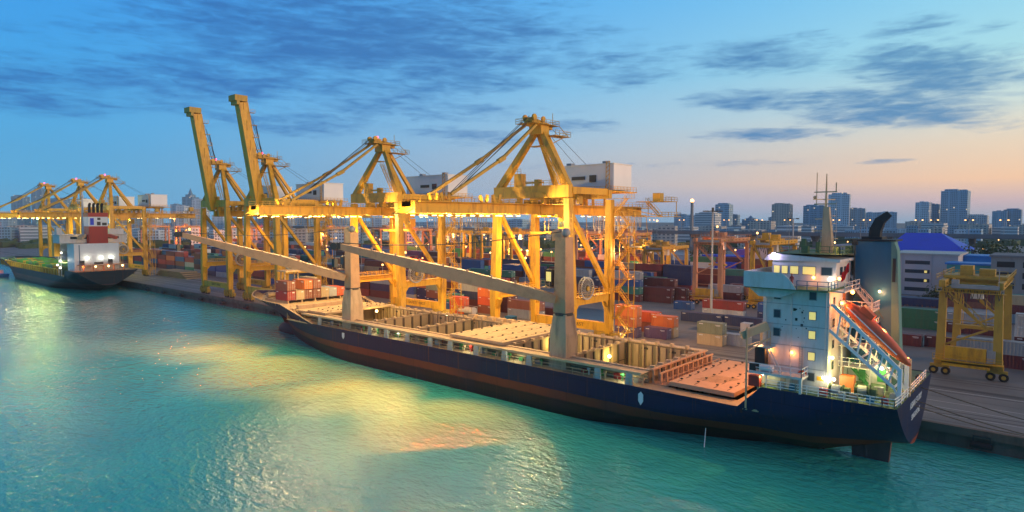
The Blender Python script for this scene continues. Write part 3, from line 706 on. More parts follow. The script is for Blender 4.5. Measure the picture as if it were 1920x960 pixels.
while x < -48:
    MB().box(x, x + .5, 103.2, 104.0, 9.05, 9.5).build('coaming_cleat', 'cream', co)
    if int(x) % 3 == 0: MB().box(x + 1, x + 3.0, 104.0, 105.2, 8.9, 9.7).build('lashing_bin', 'cream', co)
    x += 2.9
for bx in (-116, -101.5, -89.6, -75.2, -61.5, -47.2):
    mb = MB(); mb.box(bx - .5, bx, 85.4, 103.3, 1.5, 8.8); mb.box(bx - .7, bx + .15, 85.2, 103.4, 8.81, 9.0)
    bk = pt('hold_bulkhead', mb, 'hold')
    g = MB(); gc = MB(); d_ = MB()
    for k in range(7):
        y = 86.6 + k * 2.6; g.box(bx + .01, bx + .22, y, y + .42, 1.6, 8.7); MB().box(bx - .5, bx + .4, y - .05, y + .5, 9.01, 9.3).build('guide_head', 'cream', bk)
    d_.box(bx + .01, bx + .04, 85.5, 103.2, 5.6, 5.75)
    g.build('cell_guide', 'hold_dark', bk); d_.build('seam', 'hold_dark', bk)
def cover(x0, x1, y0, y1, z0, z1, m, name='hatch_cover', marks=True, ribs=False):
    mb = MB(); mb.box(x0, x1, y0, y1, z0, z1); nf = len(mb.f)
    if marks:
        q = mb
        for k in range(7):
            y = y0 + (y1 - y0) * (k + .5) / 7
            for x in (x0 + .9, x1 - 1.3, x0 + (x1 - x0) * .36, x0 + (x1 - x0) * .66):
                q.box(x, x + .12, y - .7, y + .7, z1, z1 + .02)
                q.box(x - .3, x, y + .9, y + 1.2, z1, z1 + .16)
    o = pt(name, mb, m); o.data.materials.append(M['hold_dark'])
    for p__ in o.data.polygons[nf:]: p__.material_index = 1
    return o
cover(-139.6, -132, 84.2, 104.4, 9.06, 9.5, 'deck_buff')
cover(-145, -140, 84.2, 104.4, 8.6, 9.1, 'deck_buff', marks=False)
cover(-89.4, -75.6, 84.2, 104.4, 9.06, 9.6, 'deck_buff')
mat('cover_orange', (.55, .30, .17), .7, dirt=.5, dirt_col=(.30, .15, .09), scale=.35, streak=False)
oc = cover(-43.2, -33.6, 84.4, 103.8, 7.4, 8.0, 'cover_orange')
q = MB()
for k in range(9): q.bar((-41 + k * .45, 88.0, 8.03), (-39.5 + k * .45, 92.5, 8.03), .1, .05)
q.build('lashing_rod', 'tan', oc)
# gantry walkway between the last hold and the orange cover
mb = MB(); mb.box(-46.6, -43.8, 85, 103.6, 6.95, 7.05)
for k in range(11):
    y = 85.3 + k * 1.75; mb.box(-46.5, -46.2, y, y + .3, 7, 9.0).box(-45.2, -45.0, y, y + .5, 7, 8.6)
mb.bar((-46.4, 85, 9.1), (-46.4, 103.6, 9.1), .5, .2).bar((-45.1, 85, 8.7), (-45.1, 103.6, 8.7), .3, .2); mb.rail([(-43.9, 85, 7.05), (-43.9, 103.6, 7.05)])
pt('cross_walkway', mb, 'cover_orange')
# pillars along the side passage
x = -131.5; k = 0
while x < -46:
    if not any(abs(x - c_) < 3.6 for c_ in (-122.6, -63.0)):
        mb = MB(); mb.prism([(x - .75, 6.95), (x + .6, 6.95), (x + .45, 8.62), (x - .5, 8.62)], 'y', 82.28, 82.55); pt('side_pillar', mb, 'galv')
    x += 6.85 if k % 3 else 5.6; k += 1
mb = MB(); mb.rail([(-140, 82.25, 6.95), (-46.5, 82.25, 6.95)], h=1.0, step=2.1, r=.04); pt('side_railing', mb, 'cream')
mb = MB()
for z, y in ((7.3, 84.8), (7.7, 84.8), (8.2, 84.75)): mb.tube((-139, y, z), (-47, y, z), .09, 6)
pt('pipe_run', mb, 'cream')
random.seed(3); x = -130
while x < -48:
    if not any(abs(x - c_) < 4 for c_ in (-122.6, -63.0)):
        w = random.uniform(.5, 1.3); mb = MB(); mb.box(x, x + w, 84.0, 84.7, 6.96, 6.96 + random.uniform(.5, 1.3))
        pt('deck_locker', mb, random.choice(['white_paint', 'cream', 'grey_steel', 'red_paint', 'green_paint', 'cream']))
        mb = MB(); mb.tube((x + 1.8, 83.6, 6.95), (x + 1.8, 83.6, 7.9), .13, 8).tube((x + 1.55, 83.6, 7.9), (x + 2.05, 83.6, 7.9), .22, 8)
        pt('vent_pipe', mb, random.choice(['cream', 'green_paint', 'cream', 'white_paint']))
    x += random.uniform(2.4, 3.6)
for px_, yy in ((-104, 83.6), (-83.5, 83.6), (-71.5, 83.6), (-50.2, 83.6), (-112.8, 83.6)):
    mb = MB(); mb.box(px_ - .35, px_ + .35, yy, yy + .2, 8.3, 8.6); pt('passage_lamp', mb, 'lamp_white'); lamp((px_, yy - .35, 8.2), 90, (.85, 1, .6), .15)
# deck lamps in the holds
for p_ in ((-130.6, 98, 8.6), (-75.0, 97.6, 7.6), (-61.1, 96.4, 7.2)):
    mb = MB(); mb.sphere(p_, .33); pt('hold_lamp', mb, 'lamp_sodium'); lamp((p_[0] + .8, p_[1], p_[2]), 900, YEL, .3)
# ship's cranes
def ship_crane(cx, cy, tip, label):
    mb = MB(); mb.bar((cx, cy, 6.9), (cx, cy, 12.5), 3.5, 3.5, 3.3, 3.3, up=(0, 1, 0)).bar((cx, cy, 12.5), (cx, cy, 15.9), 3.3, 3.3, 2.5, 2.5, up=(0, 1, 0))
    c_ = thing('ship_crane', None, None); 
    bpy.data.objects.remove(c_)
    pd = pt('ship_crane', mb, 'tan', label=label)
    q = MB(); q.tube((cx, cy, 15.7), (cx, cy, 16.15), 1.55, 16); q.build('slew_ring', 'dark_steel', pd)
    q = MB(); q.bar((cx, cy, 16.15), (cx, cy, 19.5), 2.5, 2.5, 2.35, 2.35, up=(0, 1, 0)).bar((cx, cy, 19.5), (cx, cy, 28.6), 2.35, 2.35, 2.1, 2.1, up=(0, 1, 0)).bar((cx - .6, cy, 28.4), (cx - .3, cy, 29.6), 1.9, 2.0, 1.2, 1.4, up=(0, 1, 0)).bar((cx - 1.3, cy, 28.4), (cx - 1.9, cy, 29.8), .5, 2.2, .4, 1.2)
    q.build('crane_tower', 'tan_boom', pd)
    q = MB(); q.sphere((cx + .5, cy - .2, 29.4), .75, 12, 8); q.build('sheave_cover', 'grey_steel', pd)
    d = (Vector(tip) - Vector((cx, cy, 18.6))); d.z = 0; d.normalize(); s_ = Vector((-d.y, d.x, 0))
    rt_ = Vector((cx, cy, 18.4)) + d * 1.4; tp = Vector(tip); q = MB(); mid = rt_.lerp(tp, .42)
    for sg in (-1, 1): q.bar(rt_ + s_ * (1.0 * sg), rt_.lerp(tp, .13) + s_ * .7 * sg, .5, 1.3, .5, 1.9)
    q.bar(rt_.lerp(tp, .1), mid, 2.0, 1.75, 1.9, 2.15).bar(mid, tp, 1.9, 2.15, 1.2, .95)
    jb = q.build('jib', 'tan_boom', pd)
    q = MB(); q.bar(tp - d * .6, tp + d * .9, 1.3, 1.0); q.tube(tp + d * .5 - s_ * .9, tp + d * .5 + s_ * .9, .6, 10)
    q.tube(tp + d * .6, tp + d * .6 + Vector((0, 0, -2.2)), .08, 5); q.box(*(v for v in (tp.x + d.x * .6 - .35, tp.x + d.x * .6 + .35, tp.y + d.y * .6 - .35, tp.y + d.y * .6 + .35, tp.z - 3.6, tp.z - 2.2)))
    q.build('hook_block', 'dark_steel', jb)
    q = MB()
    for i in range(7):
        c1 = rt_.lerp(tp, .18 + i * .11); z = 1.15 - .06 * i; q.bar(c1 + s_ * .4 + Vector((0, 0, z - .2)), c1 + s_ * .4 + Vector((0, 0, z + .35)), .25)
    q.build('rope_guide', 'tan', jb)
    q = MB(); 
    for o_ in (-.7, 0, .7):
        a = Vector((cx, cy, 29.6)) + s_ * o_; b = tp + s_ * o_ * .7 + Vector((0, 0, .5)); pts_ = [a.lerp(b, t_ / 8) - Vector((0, 0, 3.4 * math.sin(math.pi * t_ / 8) * .35)) for t_ in range(9)]; q.path(pts_, .06, 5)
    q.build('luffing_rope', 'rope', pd)
    q = MB(); q.box(cx - 3.3, cx - 1.75, cy - .9, cy + .9, 20.4, 23.2); cb_ = q.build('crane_cab', 'black', pd)
    q = MB(); q.box(cx - 3.0, cx - 2.0, cy - .93, cy - .905, 21.2, 22.8); q.build('cab_window', 'window_lit' if cx > -100 else 'glass', cb_)
    q = MB(); q.box(cx - 3.6, cx - 1.7, cy - 1.6, cy + 1.6, 20.1, 20.3).rail([(cx - 3.6, cy - 1.6, 20.3), (cx - 1.8, cy - 1.6, 20.3)], step=.9); q.build('cab_platform', 'tan', pd)
    return pd
ship_crane(-63.0, 85.3, (-93, 62, 27.1), 'aft ship crane with its jib swung over the water')
ship_crane(-122.6, 85.3, (-147, 58, 28.3), 'forward ship crane with its jib swung over the water')
# forecastle gear
mb = MB(); mb.tube((-172, 91, 10.1), (-172, 93, 10.1), .75, 12).tube((-172, 95, 10.1), (-172, 97, 10.1), .75, 12).box(-173, -171, 93.2, 94.8, 9.3, 10.5); pt('windlass', mb, 'cream')
mb = MB()
for x in (-166.4, -163.6):
    for y in (92, 96): mb.bar((x, y, 9.3), (x * 1.0 + (.5 if x < -165 else -.5), y, 17.0), .3)
for y in (92, 96): mb.bar((-166.4, y, 12), (-163.6, y, 16), .18).bar((-163.6, y, 12), (-166.4, y, 16), .18)
mb.box(-167.4, -162.6, 91.5, 96.5, 17.0, 17.4); pt('jib_crutch', mb, 'cream')
mb = MB(); mb.tube((-169.5, SY, 9.3), (-169.5, SY, 16), .25, 8, .15); pt('foremast', mb, 'cream')
mb = MB(); mb.rail([(-146, 103, 9.3), (-146, 105.6, 9.3)], h=1.1).rail([(-146, 105.6, 9.3), (-138, 105.6, 7.0)], h=1.1, step=.9); mb.stairs((-145.6, 83.4, 9.3), (-142.6, 83.4, 6.95), n=6); pt('access_stair', mb, 'cream')

# accommodation block
x0, x1, ya, yb = -30.0, -22.0, 84.5, 103.4
mb = MB(); mb.box(x0, x1, ya, yb, 10.0, 22.7)
ac = pt('accommodation', mb, 'white_paint')
def win(x, z, w=.75, h=.95, lit=False, par=None, y=ya):
    q = MB(); q.box(x - w / 2 - .09, x + w / 2 + .09, y - .05, y, z - h / 2 - .09, z + h / 2 + .09); fr = q.build('window', 'grey_steel', par or ac)
    q = MB(); q.box(x - w / 2, x + w / 2, y - .08, y - .052, z - h / 2, z + h / 2); q.build('pane', 'window_lit' if lit else 'glass', fr)
for x, zs_ in ((-28.2, (21.8, 19.4, 17.0)), (-23.9, (22.0, 19.5, 17.1, 14.4, 11.8))):
    for z in zs_: win(x, z, lit=(x > -25 and z in (19.5, 14.4, 17.1)))
random.seed(11); q = MB()
for k in range(16):
    x = random.uniform(-28, -23.2); z = random.uniform(16.5, 20.8); s_ = random.choice((.05, .07, .1, .15)); q.box(x - s_, x + s_, ya - .015, ya, z - s_ * 1.4, z + s_)
q.build('rust_spot', 'black', ac)
q = MB()
for z in (12.75, 15.4, 18.05, 20.7): q.box(x0, x1, ya - .03, ya, z, z + .07)
q.build('deck_seam', 'grey_steel', ac)
for x, z0_, z1_ in ((-29.6, 12, 22.6), (-26.4, 10, 22.6), (-22.3, 10, 22.6)):
    MB().tube((x, ya - .09, z0_), (x, ya - .09, z1_), .06, 6).build('drain_pipe', 'white_paint', ac)
q = MB().bar((-25.3, ya - .14, 10), (-25.3, ya - .14, 15.4), .05).bar((-24.95, ya - .14, 10), (-24.95, ya - .14, 15.4), .05)
for k in range(17): q.bar((-25.3, ya - .14, 10.2 + k * .31), (-24.95, ya - .14, 10.2 + k * .31), .035)
q.build('ladder', 'grey_steel', ac)
MB().box(-26.1, -25.45, ya - .3, ya, 10.6, 11.2).build('vent_box', 'grey_steel', ac); MB().box(-23.2, -22.4, ya - .05, ya, 11.5, 12.0).build('notice_board', 'yellow', ac); MB().box(-27.6, -26.9, ya - .06, ya, 10.05, 11.9).build('door', 'grey_steel', ac)
# aft wall fittings
for z in (21.3, 18.6, 15.9, 13.2):
    q = MB(); q.box(x1, x1 + .05, 86.2, 87.0, z - .5, z + .5); q.build('window', 'glass', ac)
q = MB(); q.box(x1, x1 + .06, 90.6, 91.8, 10.1, 12.2).box(x1, x1 + .06, 90.6, 91.8, 20.2, 22.2); q.build('door', 'orange_box', ac)
for z in (12.8, 15.4, 17.9, 20.1):
    mb = MB(); ye = 100; xe = -18.2
    mb.box(x1, xe, 89.2, ye, z - .14, z)
    dk = pt('balcony', mb, 'white_paint')
    q = MB(); q.rail([(x1, 89.3, z), (xe, 89.3, z), (xe, ye, z)], h=1.05, step=1.1, r=.05); q.build('balcony_railing', 'white_clean', dk)
mb = MB()
for x in (-18.3, -21.6): mb.bar((x, 89.3, 10), (x, 89.3, 21.2), .2)
pt('balcony_post', mb, 'white_paint')
mb = MB(); mb.box(-21.9, -17.0, 94.0, 101, 10.0, 12.6); dh = pt('deck_house', mb, 'white_paint')
q = MB(); q.box(-18.4, -17.4, 93.95, 93.99, 10.3, 12).box(-20.6, -19.8, 93.95, 93.99, 10.1, 12.0); q.build('door', 'green_paint', dh)
q = MB(); q.stairs((-18.7, 91.4, 10.0), (-21.2, 91.4, 12.7), n=9); pt('green_stair', q, 'green_paint')
mb = MB(); mb.stairs((-19.0, 92.6, 20.2), (-21.6, 92.6, 23.2), n=9); mb.box(-21.9, -20.4, 84.8, 92, 22.6, 22.75).rail([(-20.4, 84.8, 22.75), (-20.4, 92, 22.75)]); pt('bridge_stair', mb, 'white_paint')
# bridge deck
mb = MB(); mb.box(-31.6, x1 + .4, 82.2, 86.5, 22.75, 22.95).box(-31.6, x1 + .4, 86.5, 105.6, 22.75, 22.95); bd = pt('bridge_deck', mb, 'deck_green')
q = MB(); q.box(-31.7, -27.0, 82.0, 82.15, 22.9, 24.9).box(-31.7, -31.55, 82.15, 105.6, 22.9, 24.9); q.prism([(-27.0, 22.9), (-27.0, 24.9), (-26.4, 24.5), (-25.6, 23.6), (-25.2, 22.9)], 'y', 82.0, 82.12)
q.build('wing_bulwark', 'white_paint', bd)
q = MB(); q.prism([(-31.6, 22.74), (-25, 22.74), (-27.5, 21.6), (-30.2, 21.6)], 'y', 83.4, 84.45); q.build('wing_bracket', 'white_paint', bd)
q = MB(); q.rail([(-25.2, 82.3, 22.95), (x1 + .4, 82.3, 22.95), (x1 + .4, 86.5, 22.95)], step=1.2, r=.05); q.build('bridge_railing', 'blue_funnel', bd)
mb = MB(); mb.box(-29.6, -21.8, 86.4, 101.6, 22.95, 26.2); mb.prism([(-30.6, 26.2), (-21.3, 26.2), (-21.3, 26.55), (-29.2, 27.1), (-30.0, 26.9)], 'y', 86.0, 102.0)
wh = pt('wheelhouse', mb, 'white_paint')
for x, w, lit in ((-29.0, .7, True), (-28.0, .7, True), (-26.8, .95, True), (-25.0, 1.5, True), (-22.9, 1.2, False)):
    win(x, 25.0, w, .95, lit, wh, 86.4)
MB().box(-21.8, -21.75, 88, 89.2, 24.5, 25.5).build('window', 'glass', wh); MB().box(-21.8, -21.75, 90, 91.0, 24.5, 25.5).build('window', 'glass', wh)
q = MB(); q.box(-29.5, -21.4, 86.2, 101.8, 27.1, 27.16).rail([(-28.6, 86.2, 27.1), (-21.4, 86.2, 27.1), (-21.4, 101.8, 27.1)], step=1.3, r=.05); q.build('compass_deck', 'deck_green', wh)
for (x, y, s_, h_) in ((-26.6, 88.4, .8, .9), (-25.3, 90, .5, 1.4), (-22.9, 89, .6, .8), (-27.4, 91, .5, 1.8), (-22.4, 93, .7, .9)): MB().box(x, x + s_, y, y + s_, 27.16, 27.16 + h_).build('deck_box', 'deck_green', wh)
q = MB(); q.bar((-24.3, 92, 27.1), (-24.6, 92, 33.2), 1.4, 1.4, .7, .7, up=(0, 1, 0)); ms = pt('main_mast', q, 'tan')
q = MB(); q.tube((-24.7, 92, 33.2), (-24.7, 92, 37.6), .18, 6, .06).tube((-25.9, 92, 33.6), (-25.9, 92, 37.8), .06, 5).bar((-26.2, 92, 35.2), (-23.4, 92, 35.2), .15).bar((-26.2, 92, 33.6), (-23.4, 92, 33.6), .15).bar((-23.5, 92, 35.2), (-23.5, 92, 36.4), .12).bar((-25.9, 90.5, 34.2), (-24, 93.5, 34.2), .12).bar((-26, 92, 31.6), (-24.5, 92, 31.6), .5, .15).bar((-26.2, 92, 30), (-24.5, 92, 30), .5, .15).sphere((-26.1, 92, 34.5), .25)
for z in range(28, 33): q.bar((-23.3 - (z - 28) * .1, 91.2, z), (-23.3 - (z - 28) * .1, 92.8, z), .08)
q.build('mast_yard', 'cream', ms)
for x, y, h_ in ((-28.4, 89, 5), (-27.2, 99, 4), (-22.2, 87.2, 7), (-21.8, 98, 6)):
    q = MB(); q.tube((x, y, 27), (x, y, 27 + h_), .05, 5, .02); pt('antenna', q, 'grey_steel')
q = MB(); q.tube((-20.6, 90, 22.9), (-20.6, 90, 28.3), .09, 6).box(-20.9, -20.3, 89.7, 90.3, 28.3, 28.8); pt('searchlight_post', q, 'black')
mb = MB(); mb.tube((-20.9, 88.9, 22.9), (-20.9, 88.9, 26.4), .06, 6); fp = pt('flag_staff', mb, 'grey_steel')
q = MB(); vs = []
for i in range(7):
    for j in range(4):
        vs.append((-20.9 - .1 * math.sin(i * 1.3) - i * .16 , 88.9 + .12 * math.sin(i * 1.9), 26.2 - j * .4 - i * .28))
q.add(vs, [(i * 4 + j, i * 4 + j + 1, i * 4 + j + 5, i * 4 + j + 4) for i in range(6) for j in range(3)]); q.build('flag', 'flag_red', fp)
# near-side platform, raft, davit, boxes
mb = MB(); mb.box(-30.8, -24.2, 81.9, 84.5, 11.75, 12.05); pf = pt('boat_deck', mb, 'white_paint')
q = MB(); q.rail([(-30.7, 82.0, 12.05), (-24.3, 82.0, 12.05), (-24.3, 84.4, 12.05)], step=1.2, r=.05); q.build('boat_deck_railing', 'white_clean', pf)
q = MB(); q.tube((-29.5, 82.6, 12.5), (-27.9, 82.6, 12.5), .42, 14); q.build('life_raft', 'white_clean', pf)
q = MB(); q.box(-30.7, -29.9, 81.95, 82.1, 12.1, 13.0).box(-30.5, -29.2, 83.2, 84.45, 12.1, 15.0); q.build('locker', 'black', pf)
q = MB(); q.box(-30.6, -28.4, 82.9, 84.5, 15.0, 15.12).bar((-29, 83, 15), (-27.4, 83.2, 12.1), .12).bar((-28.6, 83, 15), (-27.0, 83.2, 12.1), .12); q.build('locker_roof', 'white_paint', pf)
q = MB(); q.bar((-24.4, 82.1, 10.0), (-24.4, 82.1, 11.75), .3).bar((-28.6, 82.1, 10.0), (-28.6, 82.1, 11.75), .12); q.build('support', 'white_paint', pf)
mb = MB(); mb.tube((-31.1, 82.0, 7.0), (-31.1, 82.0, 17.6), .13, 8).bar((-31.9, 82.1, 16.4), (-29.2, 84.0, 17.8), .8, 1.0).bar((-31, 82.1, 15.2), (-28.6, 83.6, 16.2), .2).bar((-31, 82.1, 14.4), (-29.2, 83.6, 16), .15).bar((-29.3, 84.2, 12.1), (-29.3, 84.2, 17), .08).bar((-28.9, 84.2, 12.1), (-28.9, 84.2, 17), .08); pt('provision_crane', mb, 'cream')
mb = MB(); mb.box(-30.9, -29.5, 82.2, 83.0, 10.0, 11.4); pt('fire_box', mb, 'red_paint')
mb = MB(); 
for i in range(14):
    a = 2 * math.pi * i / 14; b_ = 2 * math.pi * (i + 1) / 14; mb.tube((-24.9 + .5 * math.cos(a), ya - .12, 11.9 + .5 * math.sin(a)), (-24.9 + .5 * math.cos(b_), ya - .12, 11.9 + .5 * math.sin(b_)), .11, 6)
pt('life_ring', mb, 'boat_orange')
mb = MB(); mb.box(-21.2, -19.6, 86.9, 88.1, 10.0, 12.0); pt('orange_locker', mb, 'orange_box')
# aft railings
mb = MB(); pts = [(x, SY - half(x, 10) + .1, 10.05) for x in (-28.6, -25, -21, -18, -15.5, -14.3)] + [(-14.1, 84.6 + k * 3.4, 10.1) for k in range(6)]
mb.rail(pts, h=1.1, step=1.5, r=.055, mids=2); pt('stern_railing', mb, 'white_clean')
for i, (x, y, m_, s_) in enumerate(((-27.5, 82.9, 'grey_steel', .5), (-26, 82.9, 'blue_funnel', .5), (-22.6, 83.0, 'red_paint', .6), (-20.4, 83.1, 'grey_steel', .5), (-19.2, 83.2, 'wood', .5), (-17.4, 83.3, 'blue_funnel', .5), (-16, 84, 'red_paint', .45), (-17.6, 88.2, 'grey_steel', .6), (-15.6, 86.6, 'galv', .5))):
    q = MB(); q.box(x, x + s_ * 1.6, y, y + s_, 10.0, 10.0 + s_ * 1.5).tube((x + .3, y + .2, 10), (x + .3, y + .2, 10.9), .1, 6); pt('deck_gear', q, m_)
for x, y in ((-20.9, 84.4), (-18.4, 86.2)):
    q = MB(); q.tube((x - .7, y, 10.75), (x + .7, y, 10.75), .45, 14).tube((x - .8, y, 10.75), (x - .7, y, 10.75), .75, 14).tube((x + .7, y, 10.75), (x + .8, y, 10.75), .75, 14).box(x + .8, x + 1.5, y - .4, y + .5, 10.0, 11.1); w = pt('mooring_winch', q, 'deck_green')
    q = MB(); q.tube((x - .5, y, 10.75), (x + .5, y, 10.75), .58, 14); q.build('rope_coil', 'galv', w)
q = MB(); 
for y in (92.5, 93.4, 99, 100): q.tube((-14.7, y, 10), (-14.7, y, 10.7), .22, 8)
pt('bollard', q, 'black')
# lifeboat and its ramp
A0 = Vector((-21.6, 0, 21.0)); A1 = Vector((-14.3, 0, 14.0)); B0 = Vector((-22.0, 0, 17.9)); B1 = Vector((-14.9, 0, 11.9))
mb = MB()
for y in (84.9, 88.9):
    o_ = Vector((0, y, 0)); mb.bar(A0 + o_, A1 + o_, .3, .42).bar(B0 + o_, B1 + o_, .25, .35).bar(A1 + o_ + Vector((0, 0, .2)), Vector((-14.3, y, 10.0)), .42).bar(B1 + o_, Vector((-14.3, y, 10.6)), .22)
    for k in range(6): mb.bar(A0.lerp(A1, .12 + k * .16) + o_, B0.lerp(B1, .12 + k * .16) + o_, .18)
    mb.bar(A0 + o_, Vector((-21.9, y, 21.0)), .3)
for k in range(7): c_ = B0.lerp(B1, k / 6); mb.bar(c_ + Vector((0, 84.9, 0)), c_ + Vector((0, 88.9, 0)), .16)
rp = pt('lifeboat_ramp', mb, 'white_clean')
q = MB(); q.bar(Vector((-14.2, 89.8, 10.0)), Vector((-14.2, 89.8, 14.6)), .45); q.build('ramp_post', 'cream', rp)
d = (A1 - A0).normalized(); nrm = Vector((-d.z, 0, d.x)); o0 = A0 + d * .6 + nrm * .7 + Vector((0, 87.0, 0)); Lb = 9.8
prof = [(0, .45, .4), (.04, .75, .65), (.12, .95, .85), (.3, 1.05, 1.0), (.5, 1.05, .98), (.7, .95, .88), (.85, .72, .68), (.95, .4, .4), (1, .12, .15)]
vs = []; NS = 14
for t_, ry, rz_ in prof:
    for i in range(NS):
        a = 2 * math.pi * i / NS; cs = math.copysign(abs(math.cos(a)) ** .75, math.cos(a)); sn = math.copysign(abs(math.sin(a)) ** .75, math.sin(a))
        vs.append(o0 + d * (t_ * Lb) + Vector((0, 1, 0)) * (ry * cs * .88) + nrm * (rz_ * sn * .85))
mb = MB(); mb.add(vs, [(j * NS + i, j * NS + (i + 1) % NS, (j + 1) * NS + (i + 1) % NS, (j + 1) * NS + i) for j in range(len(prof) - 1) for i in range(NS)] + [tuple(range(NS)), tuple(range(len(vs) - 1, len(vs) - 1 - NS, -1))])
lb = pt('lifeboat', mb, 'boat_orange', smooth=True)
q = MB(); c_ = o0 + d * 1.5 + nrm * .95; q.bar(c_, c_ + d * 1.8 + nrm * .1, 1.3, .9, 1.2, .6, up=nrm); q.build('conning_cabin', 'boat_orange', lb)
q = MB(); q.bar(o0 + d * .4 + Vector((0, -1.04, 0)), o0 + d * 8.0 + Vector((0, -.8, 0)), .12, .12); q.build('grab_line', 'white_clean', lb)
# funnel
mb = MB(); mb.prism([(-21.4, 12.6), (-16.6, 12.6), (-17.1, 28.7), (-21.3, 28.7)], 'y', 93.0, 97.0); fn = pt('funnel', mb, 'blue_funnel')
q = MB(); q.prism([(-16.55, 10.0), (-15.5, 10.0), (-16.4, 27.6), (-16.8, 28.75), (-17.1, 28.75)], 'y', 92.8, 94.6); q.build('funnel_frame', 'green_frame', fn)
q = MB(); q.box(-16.85, -16.5, 92.74, 92.79, 23.6, 26.6); q.build('frame_slot', 'black', fn)
q = MB(); q.box(-21.8, -16.6, 92.7, 97.2, 28.75, 28.95).box(-20.8, -18.4, 94, 97, 28.95, 29.3); q.build('funnel_top', 'black', fn)
q = MB(); q.bar((-19.4, 95, 28.9), (-19.3, 95, 30.5), 1.3, 1.3, up=(0, 1, 0)).bar((-19.3, 95, 30.2), (-18.8, 95, 31.5), 1.3, 1.2, 1.15, 1.1, up=(0, 1, 0)).bar((-18.9, 95, 31.3), (-17.8, 95, 32.3), 1.15, 1.1, .8, .45, up=(0, 1, 0)); q.build('exhaust_pipe', 'black', fn)
q = MB(); q.bar((-21.0, 92.6, 22.4), (-18.0, 92.6, 17.8), .9, .15).bar((-20.6, 92.5, 23.4), (-17.6, 92.5, 18.8), .06); q.build('funnel_stair', 'dark_steel', fn)
# names on the stern
ROT = Matrix(((0, 0, 1), (1, 0, 0), (0, 1, 0))).to_euler()
T_('ASIAN GLORY', 1.15, 'lettering_white', hull, (-13.97, 94, 8.6), ROT, 'stern_lettering')
T_('SINGAPORE', 1.0, 'lettering_white', hull, (-13.97, 94, 7.0), ROT, 'stern_lettering')
mb = MB(); mb.prism([(-121.9, 5.4), (-121.5, 4.9), (-121.1, 5.4), (-121.1, 6.3), (-121.9, 6.3)], 'y', 81.9, 81.99); pt('hull_mark', mb, 'lettering_white'); mb = MB(); mb.prism([(-46.9, 5.0), (-46.5, 4.4), (-46.1, 5.0), (-46.1, 6.0), (-46.5, 6.4), (-46.9, 6.0)], 'y', 81.9, 81.985); pt('hull_mark', mb, 'lettering_white')
# ship's lamps, and one added to warm the mast
def slamp(p_, w, col, mname, r_=.2, par=None):
    q = MB(); q.sphere(p_, r_, 8, 5); pt('deck_lamp', q, mname); lamp((p_[0] + .15, p_[1] - .5, p_[2] - .25), w, col, .18)
slamp((-26.2, 84.3, 14.6), 60, ORG, 'lamp_orange'); slamp((-28.9, 84.2, 14.6), 50, ORG, 'lamp_orange'); slamp((-22.3, 84.0, 12.0), 90, (1, .9, .45), 'lamp_white')
slamp((-24.3, 85.9, 24.2), 45, ORG, 'lamp_orange'); slamp((-22.4, 85.9, 24.1), 45, WHT, 'lamp_white'); slamp((-21.4, 86.3, 24.2), 40, ORG, 'lamp_orange')
slamp((-29.3, 85.9, 26.9), 90, (.75, .6, 1), 'lamp_violet', .3)
slamp((-21.0, 86.2, 21.2), 160, ORG, 'lamp_orange'); slamp((-20.4, 88.6, 22.4), 220, ORG, 'lamp_orange', .25); slamp((-18.2, 92.7, 22.3), 160, (1, .36, .12), 'lamp_sodium', .16); slamp((-19.9, 90, 19.6), 500, ORG, 'lamp_orange', .15)
slamp((-21.7, 85.4, 14.4), 110, (1, .85, .2), 'lamp_sodium'); slamp((-21.6, 85.9, 11.6), 130, (1, .95, .45), 'lamp_white'); slamp((-17.8, 93.3, 12.3), 220, (1, .92, .35), 'lamp_white', .25)
slamp((-29.4, 83.2, 11.5), 90, (1, .9, .3), 'lamp_white', .12); slamp((-22.6, 88.6, 28.6), 130, SOD, 'lamp_sodium', .1); slamp((-15.6, 97.5, 13.2), 500, ORG, 'lamp_orange', .15)  # sodium lamp over the compass deck is added to warm the mast
lamp((-19.2, 85.8, 13.3), 500, (1, .85, .25), .4); lamp((-16.5, 88, 18.2), 700, (1, .28, .06), .3)
# working lights above the orange hatch cover, on the bridge front
for y in (87.5, 99): 
    q = MB(); q.sphere((-30.3, y, 18.2), .25); pt('deck_lamp', q, 'lamp_sodium'); lamp((-30.9, y, 18.0), 5200, (1, .42, .14), .3)
# mooring lines
def rope_line(a, b, sag, label, r=.07):
    a = Vector(a); b = Vector(b); mb = MB(); o = thing('mooring_rope', None, None); bpy.data.objects.remove(o)
    mb.path([a.lerp(b, t_ / 10) - Vector((0, 0, sag * math.sin(math.pi * t_ / 10))) for t_ in range(11)], r, 5)
    ob = mb.build('mooring_rope', 'rope'); tag(ob, label, 'rope', 'mooring lines')
rope_line((-14, 97.5, 9.6), (14, 108.2, 3.3), .8, 'upper mooring rope from the blue stern to the right edge quay')
rope_line((-14, 94, 8.6), (10, 107.6, 3.3), 1.2, 'middle mooring rope from the blue stern across the quay')
rope_line((-14, 92.6, 8.3), (2, 107.2, 3.3), .8, 'lower mooring rope from the blue stern to the quay kerb')
for i, x in enumerate((14, 2)):
    q = MB(); q.tube((0, 0, 0), (0, 0, .75), .22, 10, .18).tube((0, 0, .72), (0, 0, .9), .34, 10); o = q.build('quay_bollard', 'dark_steel', loc=(x, 107.9 if i == 0 else 107.4, QZ)); tag(o, ['black mooring bollard at the quay edge beyond the picture edge', 'black mooring bollard at the quay edge astern of the ship'][i], 'bollard')
# overboard discharge
mb = MB(); mb.tube((-37.2, 83.6, 2.6), (-37.2, 83.2, 0), .045, 6, .07); pt('cooling_water_jet', mb, 'white_clean')

